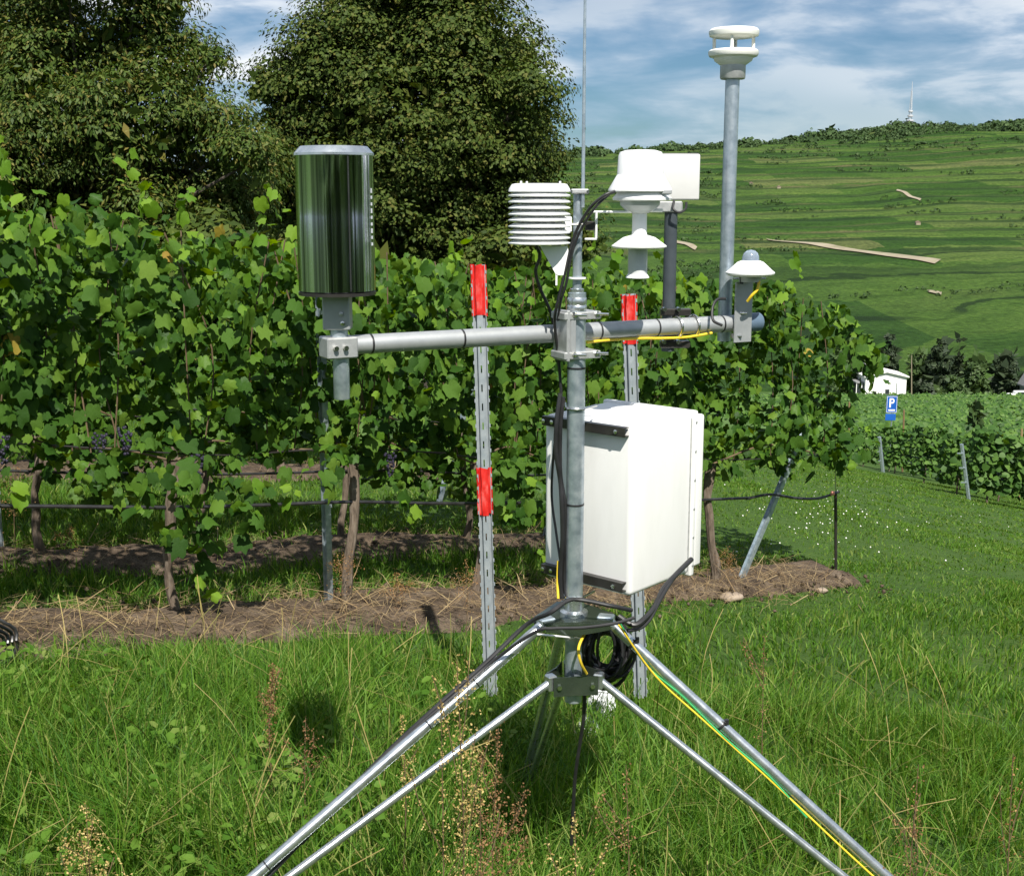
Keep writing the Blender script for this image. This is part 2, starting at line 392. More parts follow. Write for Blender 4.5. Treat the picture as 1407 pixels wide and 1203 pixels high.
def hill_mat():
    m = bpy.data.materials.new('terraced_vineyard'); m.use_nodes = True
    t = m.node_tree; b = t.nodes['Principled BSDF']; L = t.links.new
    g = N(t, 'ShaderNodeNewGeometry')
    pos = N(t, 'ShaderNodeSeparateXYZ'); L(g.outputs['Position'], pos.inputs[0])
    lv = N(t, 'ShaderNodeAttribute'); lv.attribute_name = 'level'

    def math_(op, x, y=None, z=None):
        n = N(t, 'ShaderNodeMath', operation=op)
        for i, q in enumerate((x, y, z)):
            if q is None: continue
            if isinstance(q, (int, float)): n.inputs[i].default_value = q
            else: L(q, n.inputs[i])
        return n.outputs[0]

    def noise(scale, detail=5, vec=None, rough=0.6):
        n = N(t, 'ShaderNodeTexNoise'); n.inputs['Scale'].default_value = scale; n.inputs['Detail'].default_value = detail; n.inputs['Roughness'].default_value = rough
        L(vec if vec is not None else g.outputs['Position'], n.inputs['Vector'])
        return n.outputs['Fac']

    def mixc(f, a_, b_, bt='MIX'):
        n = N(t, 'ShaderNodeMix', data_type='RGBA', blend_type=bt)
        if isinstance(f, (int, float)): n.inputs['Factor'].default_value = f
        else: L(f, n.inputs['Factor'])
        L(a_, n.inputs['A']); L(b_, n.inputs['B'])
        return n.outputs['Result']

    def rampc(f, stops):
        r_ = ramp(t, stops); L(f, r_.inputs[0]); return r_.outputs[0]

    wob = math_('MULTIPLY_ADD', noise(0.035, 4), 0.5, lv.outputs['Fac'])
    k = math_('FLOOR', wob); f = math_('FRACT', wob)
    # each terrace is cut into plots of its own length
    wn = N(t, 'ShaderNodeTexWhiteNoise', noise_dimensions='1D'); L(k, wn.inputs['W'])
    seg = math_('FLOOR', math_('ADD', math_('MULTIPLY', pos.outputs['X'], math_('MULTIPLY_ADD', wn.outputs['Value'], 0.014, 0.007)), math_('MULTIPLY', wn.outputs['Value'], 37.0)))
    cv = N(t, 'ShaderNodeCombineXYZ'); L(k, cv.inputs[0]); L(seg, cv.inputs[1])
    w2 = N(t, 'ShaderNodeTexWhiteNoise', noise_dimensions='2D'); L(cv.outputs[0], w2.inputs['Vector'])
    plot = rampc(w2.outputs['Value'], [(0.0, (0.022, 0.056, 0.010)), (0.3, (0.032, 0.074, 0.012)), (0.6, (0.046, 0.092, 0.016)), (0.85, (0.062, 0.106, 0.022)), (1.0, (0.088, 0.110, 0.036))])
    # streaks of vine rows along the terrace
    cs = N(t, 'ShaderNodeCombineXYZ'); L(math_('MULTIPLY', pos.outputs['X'], 0.02), cs.inputs[0]); L(math_('MULTIPLY', wob, 9.0), cs.inputs[1])
    st = rampc(noise(1.0, 4, cs.outputs[0]), [(0.32, (0.62, 0.66, 0.62)), (0.5, (1, 1, 1)), (0.70, (1.35, 1.22, 1.25))])
    col = mixc(1.0, plot, st, 'MULTIPLY')
    grain = rampc(noise(0.5, 6, rough=0.75), [(0.32, (0.42, 0.45, 0.42)), (0.5, (1, 1, 1)), (0.68, (1.6, 1.5, 1.45))])
    col = mixc(1.0, col, grain, 'MULTIPLY')
    # banks between terraces: scrub in places, dry grass in others
    bank = rampc(f, [(0.60, (0, 0, 0)), (0.68, (1, 1, 1)), (0.90, (1, 1, 1)), (0.94, (0, 0, 0))])
    bk = N(t, 'ShaderNodeSeparateColor'); L(bank, bk.inputs[0])
    cb = N(t, 'ShaderNodeCombineXYZ'); L(math_('MULTIPLY', pos.outputs['X'], 0.012), cb.inputs[0]); L(math_('MULTIPLY', wob, 0.7), cb.inputs[1])
    bsel = noise(1.0, 4, cb.outputs[0])
    bcol = mixc(1.0, rampc(bsel, [(0.38, (0.012, 0.030, 0.008)), (0.50, (0.026, 0.054, 0.013)), (0.58, (0.060, 0.078, 0.026)), (0.70, (0.105, 0.096, 0.046))]), grain, 'MULTIPLY')
    far_up = N(t, 'ShaderNodeMapRange'); far_up.inputs['From Min'].default_value = 430; far_up.inputs['From Max'].default_value = 620
    L(pos.outputs['Y'], far_up.inputs['Value'])
    col = mixc(math_('MULTIPLY', bk.outputs[0], math_('MULTIPLY', far_up.outputs[0], 0.85)), col, bcol)
    # thin dark line at the foot of each bank: hedges and painted bank shadow
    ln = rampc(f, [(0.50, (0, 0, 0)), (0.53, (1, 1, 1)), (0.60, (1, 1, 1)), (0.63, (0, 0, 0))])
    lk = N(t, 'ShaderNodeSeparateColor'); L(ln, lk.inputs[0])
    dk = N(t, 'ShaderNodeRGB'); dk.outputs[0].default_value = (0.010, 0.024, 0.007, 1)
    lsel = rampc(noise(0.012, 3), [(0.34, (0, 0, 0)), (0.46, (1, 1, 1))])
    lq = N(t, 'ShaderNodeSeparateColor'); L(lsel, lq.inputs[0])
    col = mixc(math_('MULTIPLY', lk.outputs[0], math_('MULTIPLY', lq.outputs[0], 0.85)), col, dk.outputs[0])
    L(col, b.inputs['Base Color'])
    b.inputs['Roughness'].default_value = 0.95; b.inputs['Specular IOR Level'].default_value = 0.1
    bp = N(t, 'ShaderNodeBump'); bp.inputs['Strength'].default_value = 0.8; bp.inputs['Distance'].default_value = 2.0
    L(noise(0.5, 6, rough=0.75), bp.inputs['Height']); L(bp.outputs[0], b.inputs['Normal'])
    return m


M['ground'] = ground_mat()
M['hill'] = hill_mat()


# ------------------------------------------------------------------ mesh helpers
def rootloc(o):
    p = o
    while p.parent:
        p = p.parent
    return Vector(p.location)


def link(name, me, parent=None, loc=None):
    o = bpy.data.objects.new(name, me)
    COL.objects.link(o)
    if parent:
        o.parent = parent
    if loc is not None:
        o.location = loc
    return o


def tag(o, label=None, cat=None, group=None, kind=None):
    if label: o['label'] = label
    if cat: o['category'] = cat
    if group: o['group'] = group
    if kind: o['kind'] = kind
    return o


def thing(name, loc, label, cat, group=None):
    o = bpy.data.objects.new(name, None)
    o.empty_display_size = 0.1
    COL.objects.link(o)
    o.location = loc
    return tag(o, label, cat, group)


def frame(d):
    d = Vector(d).normalized()
    a = Vector((0, 0, 1)) if abs(d.z) < 0.9 else Vector((1, 0, 0))
    x = d.cross(a).normalized()
    return x, x.cross(d).normalized() * -1, d


class MB:
    def __init__(s):
        s.v, s.f = [], []

    def quad(s, *p):
        i = len(s.v); s.v += [Vector(q) for q in p]; s.f.append(tuple(range(i, i + len(p))))
        return s

    def box(s, c, size, ex=(1, 0, 0), ey=(0, 1, 0), ez=(0, 0, 1)):
        c, ex, ey, ez = Vector(c), Vector(ex) * size[0] / 2, Vector(ey) * size[1] / 2, Vector(ez) * size[2] / 2
        i = len(s.v)
        for k in (-1, 1):
            for a, b in ((-1, -1), (1, -1), (1, 1), (-1, 1)):
                s.v.append(c + ex * a + ey * b + ez * k)
        for q in ((3, 2, 1, 0), (4, 5, 6, 7), (0, 1, 5, 4), (1, 2, 6, 5), (2, 3, 7, 6), (3, 0, 4, 7)):
            s.f.append(tuple(i + k for k in q))
        return s

    def rbox(s, c, size, r=0.004, seg=2, ex=(1, 0, 0), ey=(0, 1, 0), ez=(0, 0, 1)):
        bm = bmesh.new()
        bmesh.ops.create_cube(bm, size=1)
        for v in bm.verts:
            v.co = Vector((v.co.x * size[0], v.co.y * size[1], v.co.z * size[2]))
        bmesh.ops.bevel(bm, geom=list(bm.edges), offset=r, segments=seg, profile=0.5, affect='EDGES')
        c, ex, ey, ez = Vector(c), Vector(ex), Vector(ey), Vector(ez)
        i = len(s.v)
        bm.verts.index_update()
        for v in bm.verts:
            s.v.append(c + ex * v.co.x + ey * v.co.y + ez * v.co.z)
        for f in bm.faces:
            s.f.append(tuple(i + v.index for v in f.verts))
        bm.free()
        return s

    def tube(s, pts, r, seg=12, caps=True):
        pts = [Vector(p) for p in pts]
        n = len(pts)
        rs = r if isinstance(r, (list, tuple)) else [r] * n
        i0 = len(s.v)
        px = None
        for k in range(n):
            d = (pts[min(k + 1, n - 1)] - pts[max(k - 1, 0)]).normalized()
            if px is None:
                x, y, _ = frame(d)
            else:
                x = (px - d * px.dot(d)).normalized(); y = d.cross(x)
            px = x
            for j in range(seg):
                a = 2 * math.pi * j / seg
                s.v.append(pts[k] + (x * math.cos(a) + y * math.sin(a)) * rs[k])
        for k in range(n - 1):
            for j in range(seg):
                a, b = i0 + k * seg + j, i0 + k * seg + (j + 1) % seg
                s.f.append((a, b, b + seg, a + seg))
        if caps:
            s.f.append(tuple(i0 + j for j in reversed(range(seg))))
            s.f.append(tuple(i0 + (n - 1) * seg + j for j in range(seg)))
        return s

    def lathe(s, prof, c, seg=40, axis=(0, 0, 1)):
        x, y, d = frame(axis)
        c = Vector(c)
        i0 = len(s.v)
        for r, z in prof:
            for j in range(seg):
                a = 2 * math.pi * j / seg
                s.v.append(c + d * z + (x * math.cos(a) + y * math.sin(a)) * r)
        for k in range(len(prof) - 1):
            for j in range(seg):
                a, b = i0 + k * seg + j, i0 + k * seg + (j + 1) % seg
                s.f.append((a, b, b + seg, a + seg))
        if prof[0][0] > 1e-5:
            s.f.append(tuple(i0 + j for j in reversed(range(seg))))
        if prof[-1][0] > 1e-5:
            s.f.append(tuple(i0 + (len(prof) - 1) * seg + j for j in range(seg)))
        return s

    def prism(s, poly, d):
        """polygon (list of points) pushed along vector d"""
        poly = [Vector(p) for p in poly]; d = Vector(d)
        i = len(s.v); n = len(poly)
        s.v += poly + [p + d for p in poly]
        s.f.append(tuple(i + k for k in reversed(range(n)))); s.f.append(tuple(i + n + k for k in range(n)))
        for k in range(n):
            a, b = i + k, i + (k + 1) % n
            s.f.append((a, b, b + n, a + n))
        return s

    def build(s, name, material, parent=None, smooth=True, ang=35, kind=None):
        off = rootloc(parent) if parent else Vector((0, 0, 0))
        me = bpy.data.meshes.new(name)
        me.from_pydata([tuple(v - off) for v in s.v], [], s.f)
        bm = bmesh.new(); bm.from_mesh(me)
        bmesh.ops.recalc_face_normals(bm, faces=list(bm.faces))
        bm.to_mesh(me); bm.free()
        me.materials.append(material if not isinstance(material, str) else M[material])
        if smooth:
            me.polygons.foreach_set('use_smooth', [True] * len(me.polygons))
            me.set_sharp_from_angle(angle=math.radians(ang))
        o = link(name, me, parent)
        if kind: o['kind'] = kind
        return o


def spline(pts, n=8):
    pts = [Vector(p) for p in pts]
    out = []
    P = [pts[0] * 2 - pts[1]] + pts + [pts[-1] * 2 - pts[-2]]
    for i in range(1, len(P) - 2):
        a, b, c, d = P[i - 1], P[i], P[i + 1], P[i + 2]
        for k in range(n):
            t = k / n
            out.append(0.5 * ((2 * b) + (c - a) * t + (2 * a - 5 * b + 4 * c - d) * t * t + (3 * b - a - 3 * c + d) * t ** 3))
    out.append(pts[-1])
    return out


def np_mesh(name, V, Fq, material, parent=None, smooth=False, off=None):
    """V (n,3) array, Fq (m,k) array of equal-sided faces, or list of such arrays"""
    if not isinstance(Fq, list): Fq = [Fq]
    if parent is not None and off is None:
        V = V - np.array(rootloc(parent))
    me = bpy.data.meshes.new(name)
    me.vertices.add(len(V)); me.vertices.foreach_set('co', np.ascontiguousarray(V, dtype=np.float32).ravel())
    lv = np.concatenate([q.ravel() for q in Fq]).astype(np.int32)
    tot = np.concatenate([np.full(len(q), q.shape[1]) for q in Fq]).astype(np.int32)
    st = np.concatenate([[0], np.cumsum(tot)[:-1]]).astype(np.int32)
    me.loops.add(len(lv)); me.loops.foreach_set('vertex_index', lv)
    me.polygons.add(len(tot)); me.polygons.foreach_set('loop_start', st); me.polygons.foreach_set('loop_total', tot)
    if smooth: me.polygons.foreach_set('use_smooth', np.ones(len(tot), bool))
    me.update(calc_edges=True)
    if isinstance(material, (list, tuple)):
        for q in material: me.materials.append(M[q] if isinstance(q, str) else q)
    else:
        me.materials.append(M[material] if isinstance(material, str) else material)
    return link(name, me, parent)


def scatter(T, TF, pos, R, sc):
    """template verts T (n,3), faces list TF, at pos (N,3) with rotation R (N,3,3) (columns = local axes) and scale sc (N,)"""
    Nn, n = len(pos), len(T)
    V = np.einsum('nij,kj->nki', R, T) * sc[:, None, None] + pos[:, None, :]
    out = []
    for q in TF:
        q = np.asarray(q)
        out.append((q[None] + (np.arange(Nn) * n)[:, None, None]).reshape(-1, q.shape[1]))
    return V.reshape(-1, 3), out


def basis(nrm, tip):
    """rotation with local Z = nrm, local Y along tip"""
    z = nrm / np.linalg.norm(nrm, axis=1, keepdims=True)
    y = tip - z * np.sum(tip * z, axis=1, keepdims=True)
    y = y / np.maximum(np.linalg.norm(y, axis=1, keepdims=True), 1e-6)
    x = np.cross(y, z)
    return np.stack([x, y, z], axis=2)


# ------------------------------------------------------------------ the setting: ground, hillside
def sinh_axis(lo, hi, n, fine):
    a = np.arcsinh(lo / fine); b = np.arcsinh(hi / fine)
    return np.sinh(np.linspace(a, b, n)) * fine


def grid_mesh(name, xs, ys, zf, material, smooth=True):
    X, Y = np.meshgrid(xs, ys)
    Z = zf(X, Y)
    V = np.stack([X, Y, Z], axis=-1).reshape(-1, 3)
    nx, ny = len(xs), len(ys)
    i = np.arange((ny - 1) * nx).reshape(ny - 1, nx)[:, :-1].ravel()
    Fq = np.stack([i, i + 1, i + nx + 1, i + nx], axis=1)
    return np_mesh(name, V, Fq, material, smooth=smooth)


def ground_sheet(X, Y):
    Z = ground(X, Y)
    return Z - 3.0 * smooth(285, 360, Y)


g = grid_mesh('ground', sinh_axis(-3500, 3500, 330, 4.0), sinh_axis(-400, 4500, 330, 5.0) + 4.0, ground_sheet, 'ground')
tag(g, 'grassy slope falling away to the right', 'ground', kind='structure')
HX, HY = np.linspace(-520, 1000, 260), np.linspace(268, 1500, 520)
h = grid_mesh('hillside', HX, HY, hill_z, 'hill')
gx, gy = np.meshgrid(HX, HY)
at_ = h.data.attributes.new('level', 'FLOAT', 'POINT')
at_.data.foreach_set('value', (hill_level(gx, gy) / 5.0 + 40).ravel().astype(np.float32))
tag(h, 'terraced green vineyard hillside across the valley', 'hillside', kind='structure')


def far_path(name, top, bot, label):
    a = spline([gnd(*p, far=True) for p in top], 6); b = spline([gnd(*p, far=True) for p in bot], 6)
    mb = MB()
    for k in range(len(a) - 1):
        q = [a[k], a[k + 1], b[k + 1], b[k]]
        mb.quad(*[Vector((p.x, p.y, float(hill_z(p.x, p.y)) + 0.6)) for p in q])
    tag(mb.build(name, 'path'), label, 'path', kind='structure')


far_path('hillside_track', [(1052, 329), (1110, 334), (1170, 343), (1230, 350), (1293, 358)], [(1056, 331), (1110, 336.5), (1170, 346.5), (1230, 355), (1284, 364)], 'long bare sandy track across the hillside')
far_path('hillside_track', [(928, 331), (942, 334), (958, 341)], [(928, 335), (942, 338), (955, 345)], 'short bare track left of the tall sensor pole')
far_path('hillside_track', [(1274, 400), (1284, 401), (1294, 403)], [(1276, 403), (1284, 405), (1293, 407)], 'small bare patch low on the hillside')
far_path('hillside_track', [(1233, 261), (1244, 264), (1266, 274)], [(1231, 263), (1242, 267), (1264, 277)], 'narrow bare path high on the hillside')


# soil strips below the vine rows
def row_v(px, py):
    p = gnd(px, py)
    return uv_of(p.x, p.y)[1]


V2 = row_v(250, 768)
V3 = row_v(60, 648)
ROWS = [0.0, V2, V3]
ROW_END = [3.45, 3.2, 3.0]


def soil_strip(v0, u0, u1, label, wid=0.31):
    us = np.arange(u0, u1, 0.06); ws = np.linspace(-1, 1, 15)
    Uu, Ww = np.meshgrid(us, ws)
    edge = wid * (0.8 + 0.5 * vnoise(Uu * 1.7, Ww * 0 + v0, 11)) * np.where(Ww < 0, 1.5 - 0.65 * smooth(0.8, 3.0, Uu), 1.0)
    x, y = xy_of(Uu, v0 + Ww * edge)
    z = ground(x, y) + 0.075 * (1 - Ww ** 2) * (0.5 + vnoise(Uu * 3, Ww * 2, 12)) + 0.03 * (vnoise(x * 14, y * 14, 13) - 0.4) - 0.02 * (np.abs(Ww) > 0.95) + 0.004
    Vv = np.stack([x, y, z], -1).reshape(-1, 3)
    nx = len(us)
    i = np.arange((len(ws) - 1) * nx).reshape(len(ws) - 1, nx)[:, :-1].ravel()
    o = np_mesh('soil_strip', Vv, np.stack([i, i + 1, i + nx + 1, i + nx], 1), 'soil', smooth=True)
    tag(o, label, 'soil', kind='structure')


soil_strip(0.0, -5.0, 4.5, 'bare brown soil strip under the front vine row')
soil_strip(V2, -5.0, 3.6, 'bare brown soil strip under the second vine row')
soil_strip(V3, -6.5, 3.4, 'bare brown soil strip under the third vine row')


# straw and clippings on the soil
def straw(n, v0, u0, u1, wid, name, label):
    u = RNG.uniform(u0, u1, n); v = v0 + RNG.normal(0, wid * 0.55, n)
    x, y = xy_of(u, v)
    z = ground(x, y) + 0.05 + RNG.uniform(0, 0.05, n)
    a = RNG.uniform(0, 2 * np.pi, n); L = RNG.uniform(0.05, 0.22, n) * (1 + (RNG.uniform(size=n) < .08))
    tip = np.stack([np.cos(a), np.sin(a), RNG.normal(0.06, 0.16, n)], 1)
    T = np.array([[-.007, 0, 0], [.007, 0, 0], [.05, .5, .06], [.038, .5, .06], [0, 1, 0]])
    Vv, Ff = scatter(T, [[[0, 1, 2, 3]], [[3, 2, 4]]], np.stack([x, y, z], 1), basis(np.stack([RNG.normal(0, .3, n), RNG.normal(0, .3, n), np.ones(n)], 1), tip), L)
    tag(np_mesh(name, Vv, Ff, 'straw'), label, 'straw', kind='stuff')


straw(9000, -0.06, -5, 4.2, 0.44, 'dry_straw', 'dry straw and clippings on the front soil strip')
straw(2600, V2, -5, 3.6, 0.38, 'dry_straw', 'dry straw lying on the second soil strip')
straw(1800, V3, -6, 3.4, 0.45, 'dry_straw', 'dry straw lying on the third soil strip')


n = 5200
ri = RNG.integers(0, 3, n)
uu_ = RNG.uniform(-5.5, 4.6, n); vv_ = np.array(ROWS)[ri] - 0.06 + RNG.normal(0, 0.28, n)
ok_ = uu_ < np.array([4.6, 3.5, 3.3])[ri]
xx, yy = xy_of(uu_[ok_], vv_[ok_]); n = len(xx)
oct_v = np.array([[1, 0, 0], [-.9, .1, 0], [0, 1.1, .1], [0, -.9, 0], [.1, 0, .8], [0, 0, -.7]], float)
oct_f = [np.array([[0, 2, 4], [2, 1, 4], [1, 3, 4], [3, 0, 4], [2, 0, 5], [1, 2, 5], [3, 1, 5], [0, 3, 5]])]
Vv, Ff = scatter(oct_v, oct_f, np.stack([xx, yy, ground(xx, yy) + RNG.uniform(0.02, 0.075, n)], 1), basis(RNG.normal(0, 1, (n, 3)), RNG.normal(0, 1, (n, 3))), 0.007 + 0.022 * RNG.uniform(0, 1, n) ** 3)
tag(np_mesh('soil_clods', Vv, Ff, 'soil'), 'small clods of soil on the strips below the vines', 'soil', kind='stuff')

# ------------------------------------------------------------------ grass
def in_soil(x, y, pad=0.0):
    u, v = uv_of(x, y)
    r = np.zeros(len(x), bool)
    for v0, e in zip(ROWS, (4.7, 3.6, 3.4)):
        wd = 0.24 * (0.8 + 0.5 * vnoise(u * 1.7, v * 0 + v0, 11)) * np.where(v < v0, 1.5 - 0.65 * smooth(0.8, 3.0, u), 1.0) + pad
        r |= (np.abs(v - v0) < wd) & (u < e)
    return r


def blades(name, n, y0, y1, xlo, xhi, h0, h1, wid, material, label, segs=3, keep=None, lean=0.5, dens=True):
    yy = np.sqrt(RNG.uniform(y0 ** 2, y1 ** 2, n))
    xx = RNG.uniform(0, 1, n) * (xhi(yy) - xlo(yy)) + xlo(yy)
    k = ~in_soil(xx, yy) | (RNG.uniform(size=n) < 0.20)
    if keep is not None: k &= keep(xx, yy)
    if dens:
        k &= RNG.uniform(size=n) < 0.12 + 1.1 * vnoise(xx * 3.1, yy * 3.1, 21)
    xx, yy = xx[k], yy[k]; n = len(xx)
    zz = ground(xx, yy) - 0.01
    tuft = vnoise(xx * 2.3, yy * 2.3, 22)
    H = (h0 + (h1 - h0) * RNG.uniform(0, 1, n) ** 1.7) * (0.55 + 0.85 * tuft) * (1 - 0.42 * smooth(0.5, 2.2, xx))
    vq = uv_of(xx, yy)[1]
    H = H * np.where(vq < 0, 0.38 + 0.62 * smooth(0.35, 1.5, -vq), 0.75)
    a = 2 * np.pi * vnoise(xx * 0.8, yy * 0.8, 23) * 1.3 + RNG.normal(0, 1.7, n)
    ln = np.abs(RNG.normal(lean, 0.33, n))
    dx, dy = np.cos(a), np.sin(a)
    fa = RNG.uniform(0, np.pi, n)
    wx, wy = np.cos(fa), np.sin(fa)
    w = wid * RNG.uniform(0.6, 1.5, n)
    ts = np.linspace(0, 1, segs + 1)
    P = []
    for t in ts:
        hh = H * (t - 0.35 * ln * t * t); off = H * ln * t ** 1.8
        c = np.stack([xx + dx * off, yy + dy * off, zz + np.maximum(hh, 0)], 1)
        if t < 1:
            ww = w * (1 - 0.72 * t ** 1.5) / 2
            P += [c - np.stack([wx * ww, wy * ww, 0 * ww], 1), c + np.stack([wx * ww, wy * ww, 0 * ww], 1)]
        else:
            P.append(c)
    Vv = np.stack(P, 1)
    m = Vv.shape[1]
    q = np.array([[2 * s, 2 * s + 1, 2 * s + 3, 2 * s + 2] for s in range(segs - 1)])
    tr = np.array([[2 * segs - 2, 2 * segs - 1, 2 * segs]])
    base = (np.arange(n) * m)[:, None, None]
    o = np_mesh(name, Vv.reshape(-1, 3), [(q[None] + base).reshape(-1, 4), (tr[None] + base).reshape(-1, 3)], material)
    tag(o, label, 'grass', kind='stuff')


fx0 = lambda y: -0.47 * y - 0.5
fx1 = lambda y: 0.47 * y + 0.5


def front(x, y):
    u, v = uv_of(x, y)
    return (v < 0.1) & ((u < 4.5) | (v < -1.2))


blades('long_grass', 110000, 2.5, 6.2, fx0, fx1, 0.10, 0.36, 0.0056, 'grass', 'long green grass around the tripod', 4, front, 0.55)
blades('long_grass', 95000, 6.0, 10.5, fx0, fx1, 0.08, 0.24, 0.008, 'grass', 'rough green grass between and beside the vine rows', 3, None, 0.5)
blades('mown_grass', 110000, 8.5, 17, lambda y: -0.45 * y, fx1, 0.05, 0.15, 0.013, 'grass_far', 'short grass at the end of the vine rows', 2, None, 0.5)
blades('mown_grass', 90000, 16, 48, lambda y: 0.02 * y, fx1, 0.06, 0.16, 0.03, 'grass_far', 'short grass sloping down to the lower vineyard', 2, None, 0.5)

# clover flowers in the mown grass
cl = []
for k in range(130):
    px, py = random.gauss(1110, 75), random.gauss(722, 30)
    if random.random() < 0.25: px, py = random.uniform(1100, 1400), random.uniform(650, 800)
    p = gnd(px, py)
    if abs(uv_of(p.x, p.y)[1]) < 0.3 and uv_of(p.x, p.y)[0] < 4.6: continue
    cl.append((p.x, p.y, gz(p.x, p.y) + random.uniform(0.07, 0.12)))
cl = np.array(cl)
oct_v = np.array([[1, 0, 0], [-1, 0, 0], [0, 1, 0], [0, -1, 0], [0, 0, 1], [0, 0, -1]], float)
oct_f = [[[0, 2, 4], [2, 1, 4], [1, 3, 4], [3, 0, 4], [2, 0, 5], [1, 2, 5], [3, 1, 5], [0, 3, 5]]]
Vv, Ff = scatter(oct_v, oct_f, cl, np.repeat(np.eye(3)[None], len(cl), 0), RNG.uniform(0.005, 0.011, len(cl)))
tag(np_mesh('clover_flowers', Vv, Ff, 'clover'), 'small white clover flowers dotted in the mown grass', 'flowers', kind='stuff')


# ------------------------------------------------------------------ vines
def leaf_template(fold, droop, lobes):
    """lobed vine leaf about 1 across, stalk at origin, tip along +Y"""
    ang = np.radians([-165, -140, -112, -88, -66, -45, -24, 0, 24, 45, 66, 88, 112, 140, 165])
    rad = np.array([.34, .46, .47, .36, .56, .62, .45, .74, .45, .62, .56, .36, .47, .46, .34])
    rad = 0.5 + (rad - 0.5) * lobes
    rad[1::2] *= 1.03; rad[::2] *= 0.98
    c = np.array([0, 0.30, 0])
    x = np.sin(ang) * rad * 0.95; y = np.cos(ang) * rad + 0.30
    z = -fold * np.abs(x) + 0.22 * fold - droop * (y - 0.3) ** 2 * np.sign(y - 0.3) + 0.03 * np.sin(ang * 5)
    pts = np.concatenate([[[0, 0.02, -0.02]], np.stack([x, y, z], 1), [[0, 0.30, 0.16 * fold + 0.03]]])
    n = len(pts) - 1
    Fq = [[n, k, k + 1] for k in range(0, n - 1)] + [[n, n - 1, 0]]
    return pts - np.array([0, 0.0, 0]), [np.array(Fq)[:, ::-1]]


LEAF = [leaf_template(0.45, 0.40, 0.68), leaf_template(-0.35, 0.55, 0.50), leaf_template(0.85, 0.2, 0.62), leaf_template(0.25, 0.75, 0.80)]
LEAF_ME = {}
for mn in ('leaf', 'leaf_young', 'leaf_yellow'):
    for k, (T, TF) in enumerate(LEAF):
        me = bpy.data.meshes.new(mn)
        me.from_pydata([tuple(p) for p in T], [], [tuple(int(i) for i in q) for q in TF[0]])
        me.materials.append(M[mn])
        me.polygons.foreach_set('use_smooth', [True] * len(me.polygons))
        LEAF_ME[mn, k] = me

UV3 = np.array([UX, UY, 0.]); VV3 = np.array([-UY, UX, 0.])


def leaf_frames(n, side, up=0.6, spread=1.0):
    """blades turned outwards from the row and up to the light, tips hanging"""
    nr = -VV3[None] * side[:, None] + np.array([0, 0, 1.])[None] * np.abs(RNG.normal(up, 0.35, n))[:, None] + RNG.normal(0, spread * 0.55, (n, 3))
    tp = np.array([0, 0, -1.])[None] + RNG.normal(0, 0.55, (n, 3)) + nr * 0.3
    return basis(nr, tp)


def row_top(u):
    return 2.30 + 0.16 * (vnoise(u * 1.1, u * 0 + 3, 31) - 0.5) + 0.22 * smooth(-1.4, -3.2, u) - 0.12 * smooth(3.2, 4.6, u)


def row_bot(u):
    return 0.98 - 0.42 * smooth(0.55, 0.85, vnoise(u * 1.3 + 5.3, u * 0, 33)) + 0.18 * (vnoise(u * 4, u * 0, 34) - 0.5)


def face(u, hgt):
    """the near face of the hedge: lumps that overhang dark recesses"""
    n_ = 0.65 * vnoise(u * 2.7, hgt * 3.4, 37) + 0.35 * vnoise(u * 6.1, hgt * 7.0, 38)
    return -(-0.02 + 0.44 * smooth(0.22, 0.72, n_))


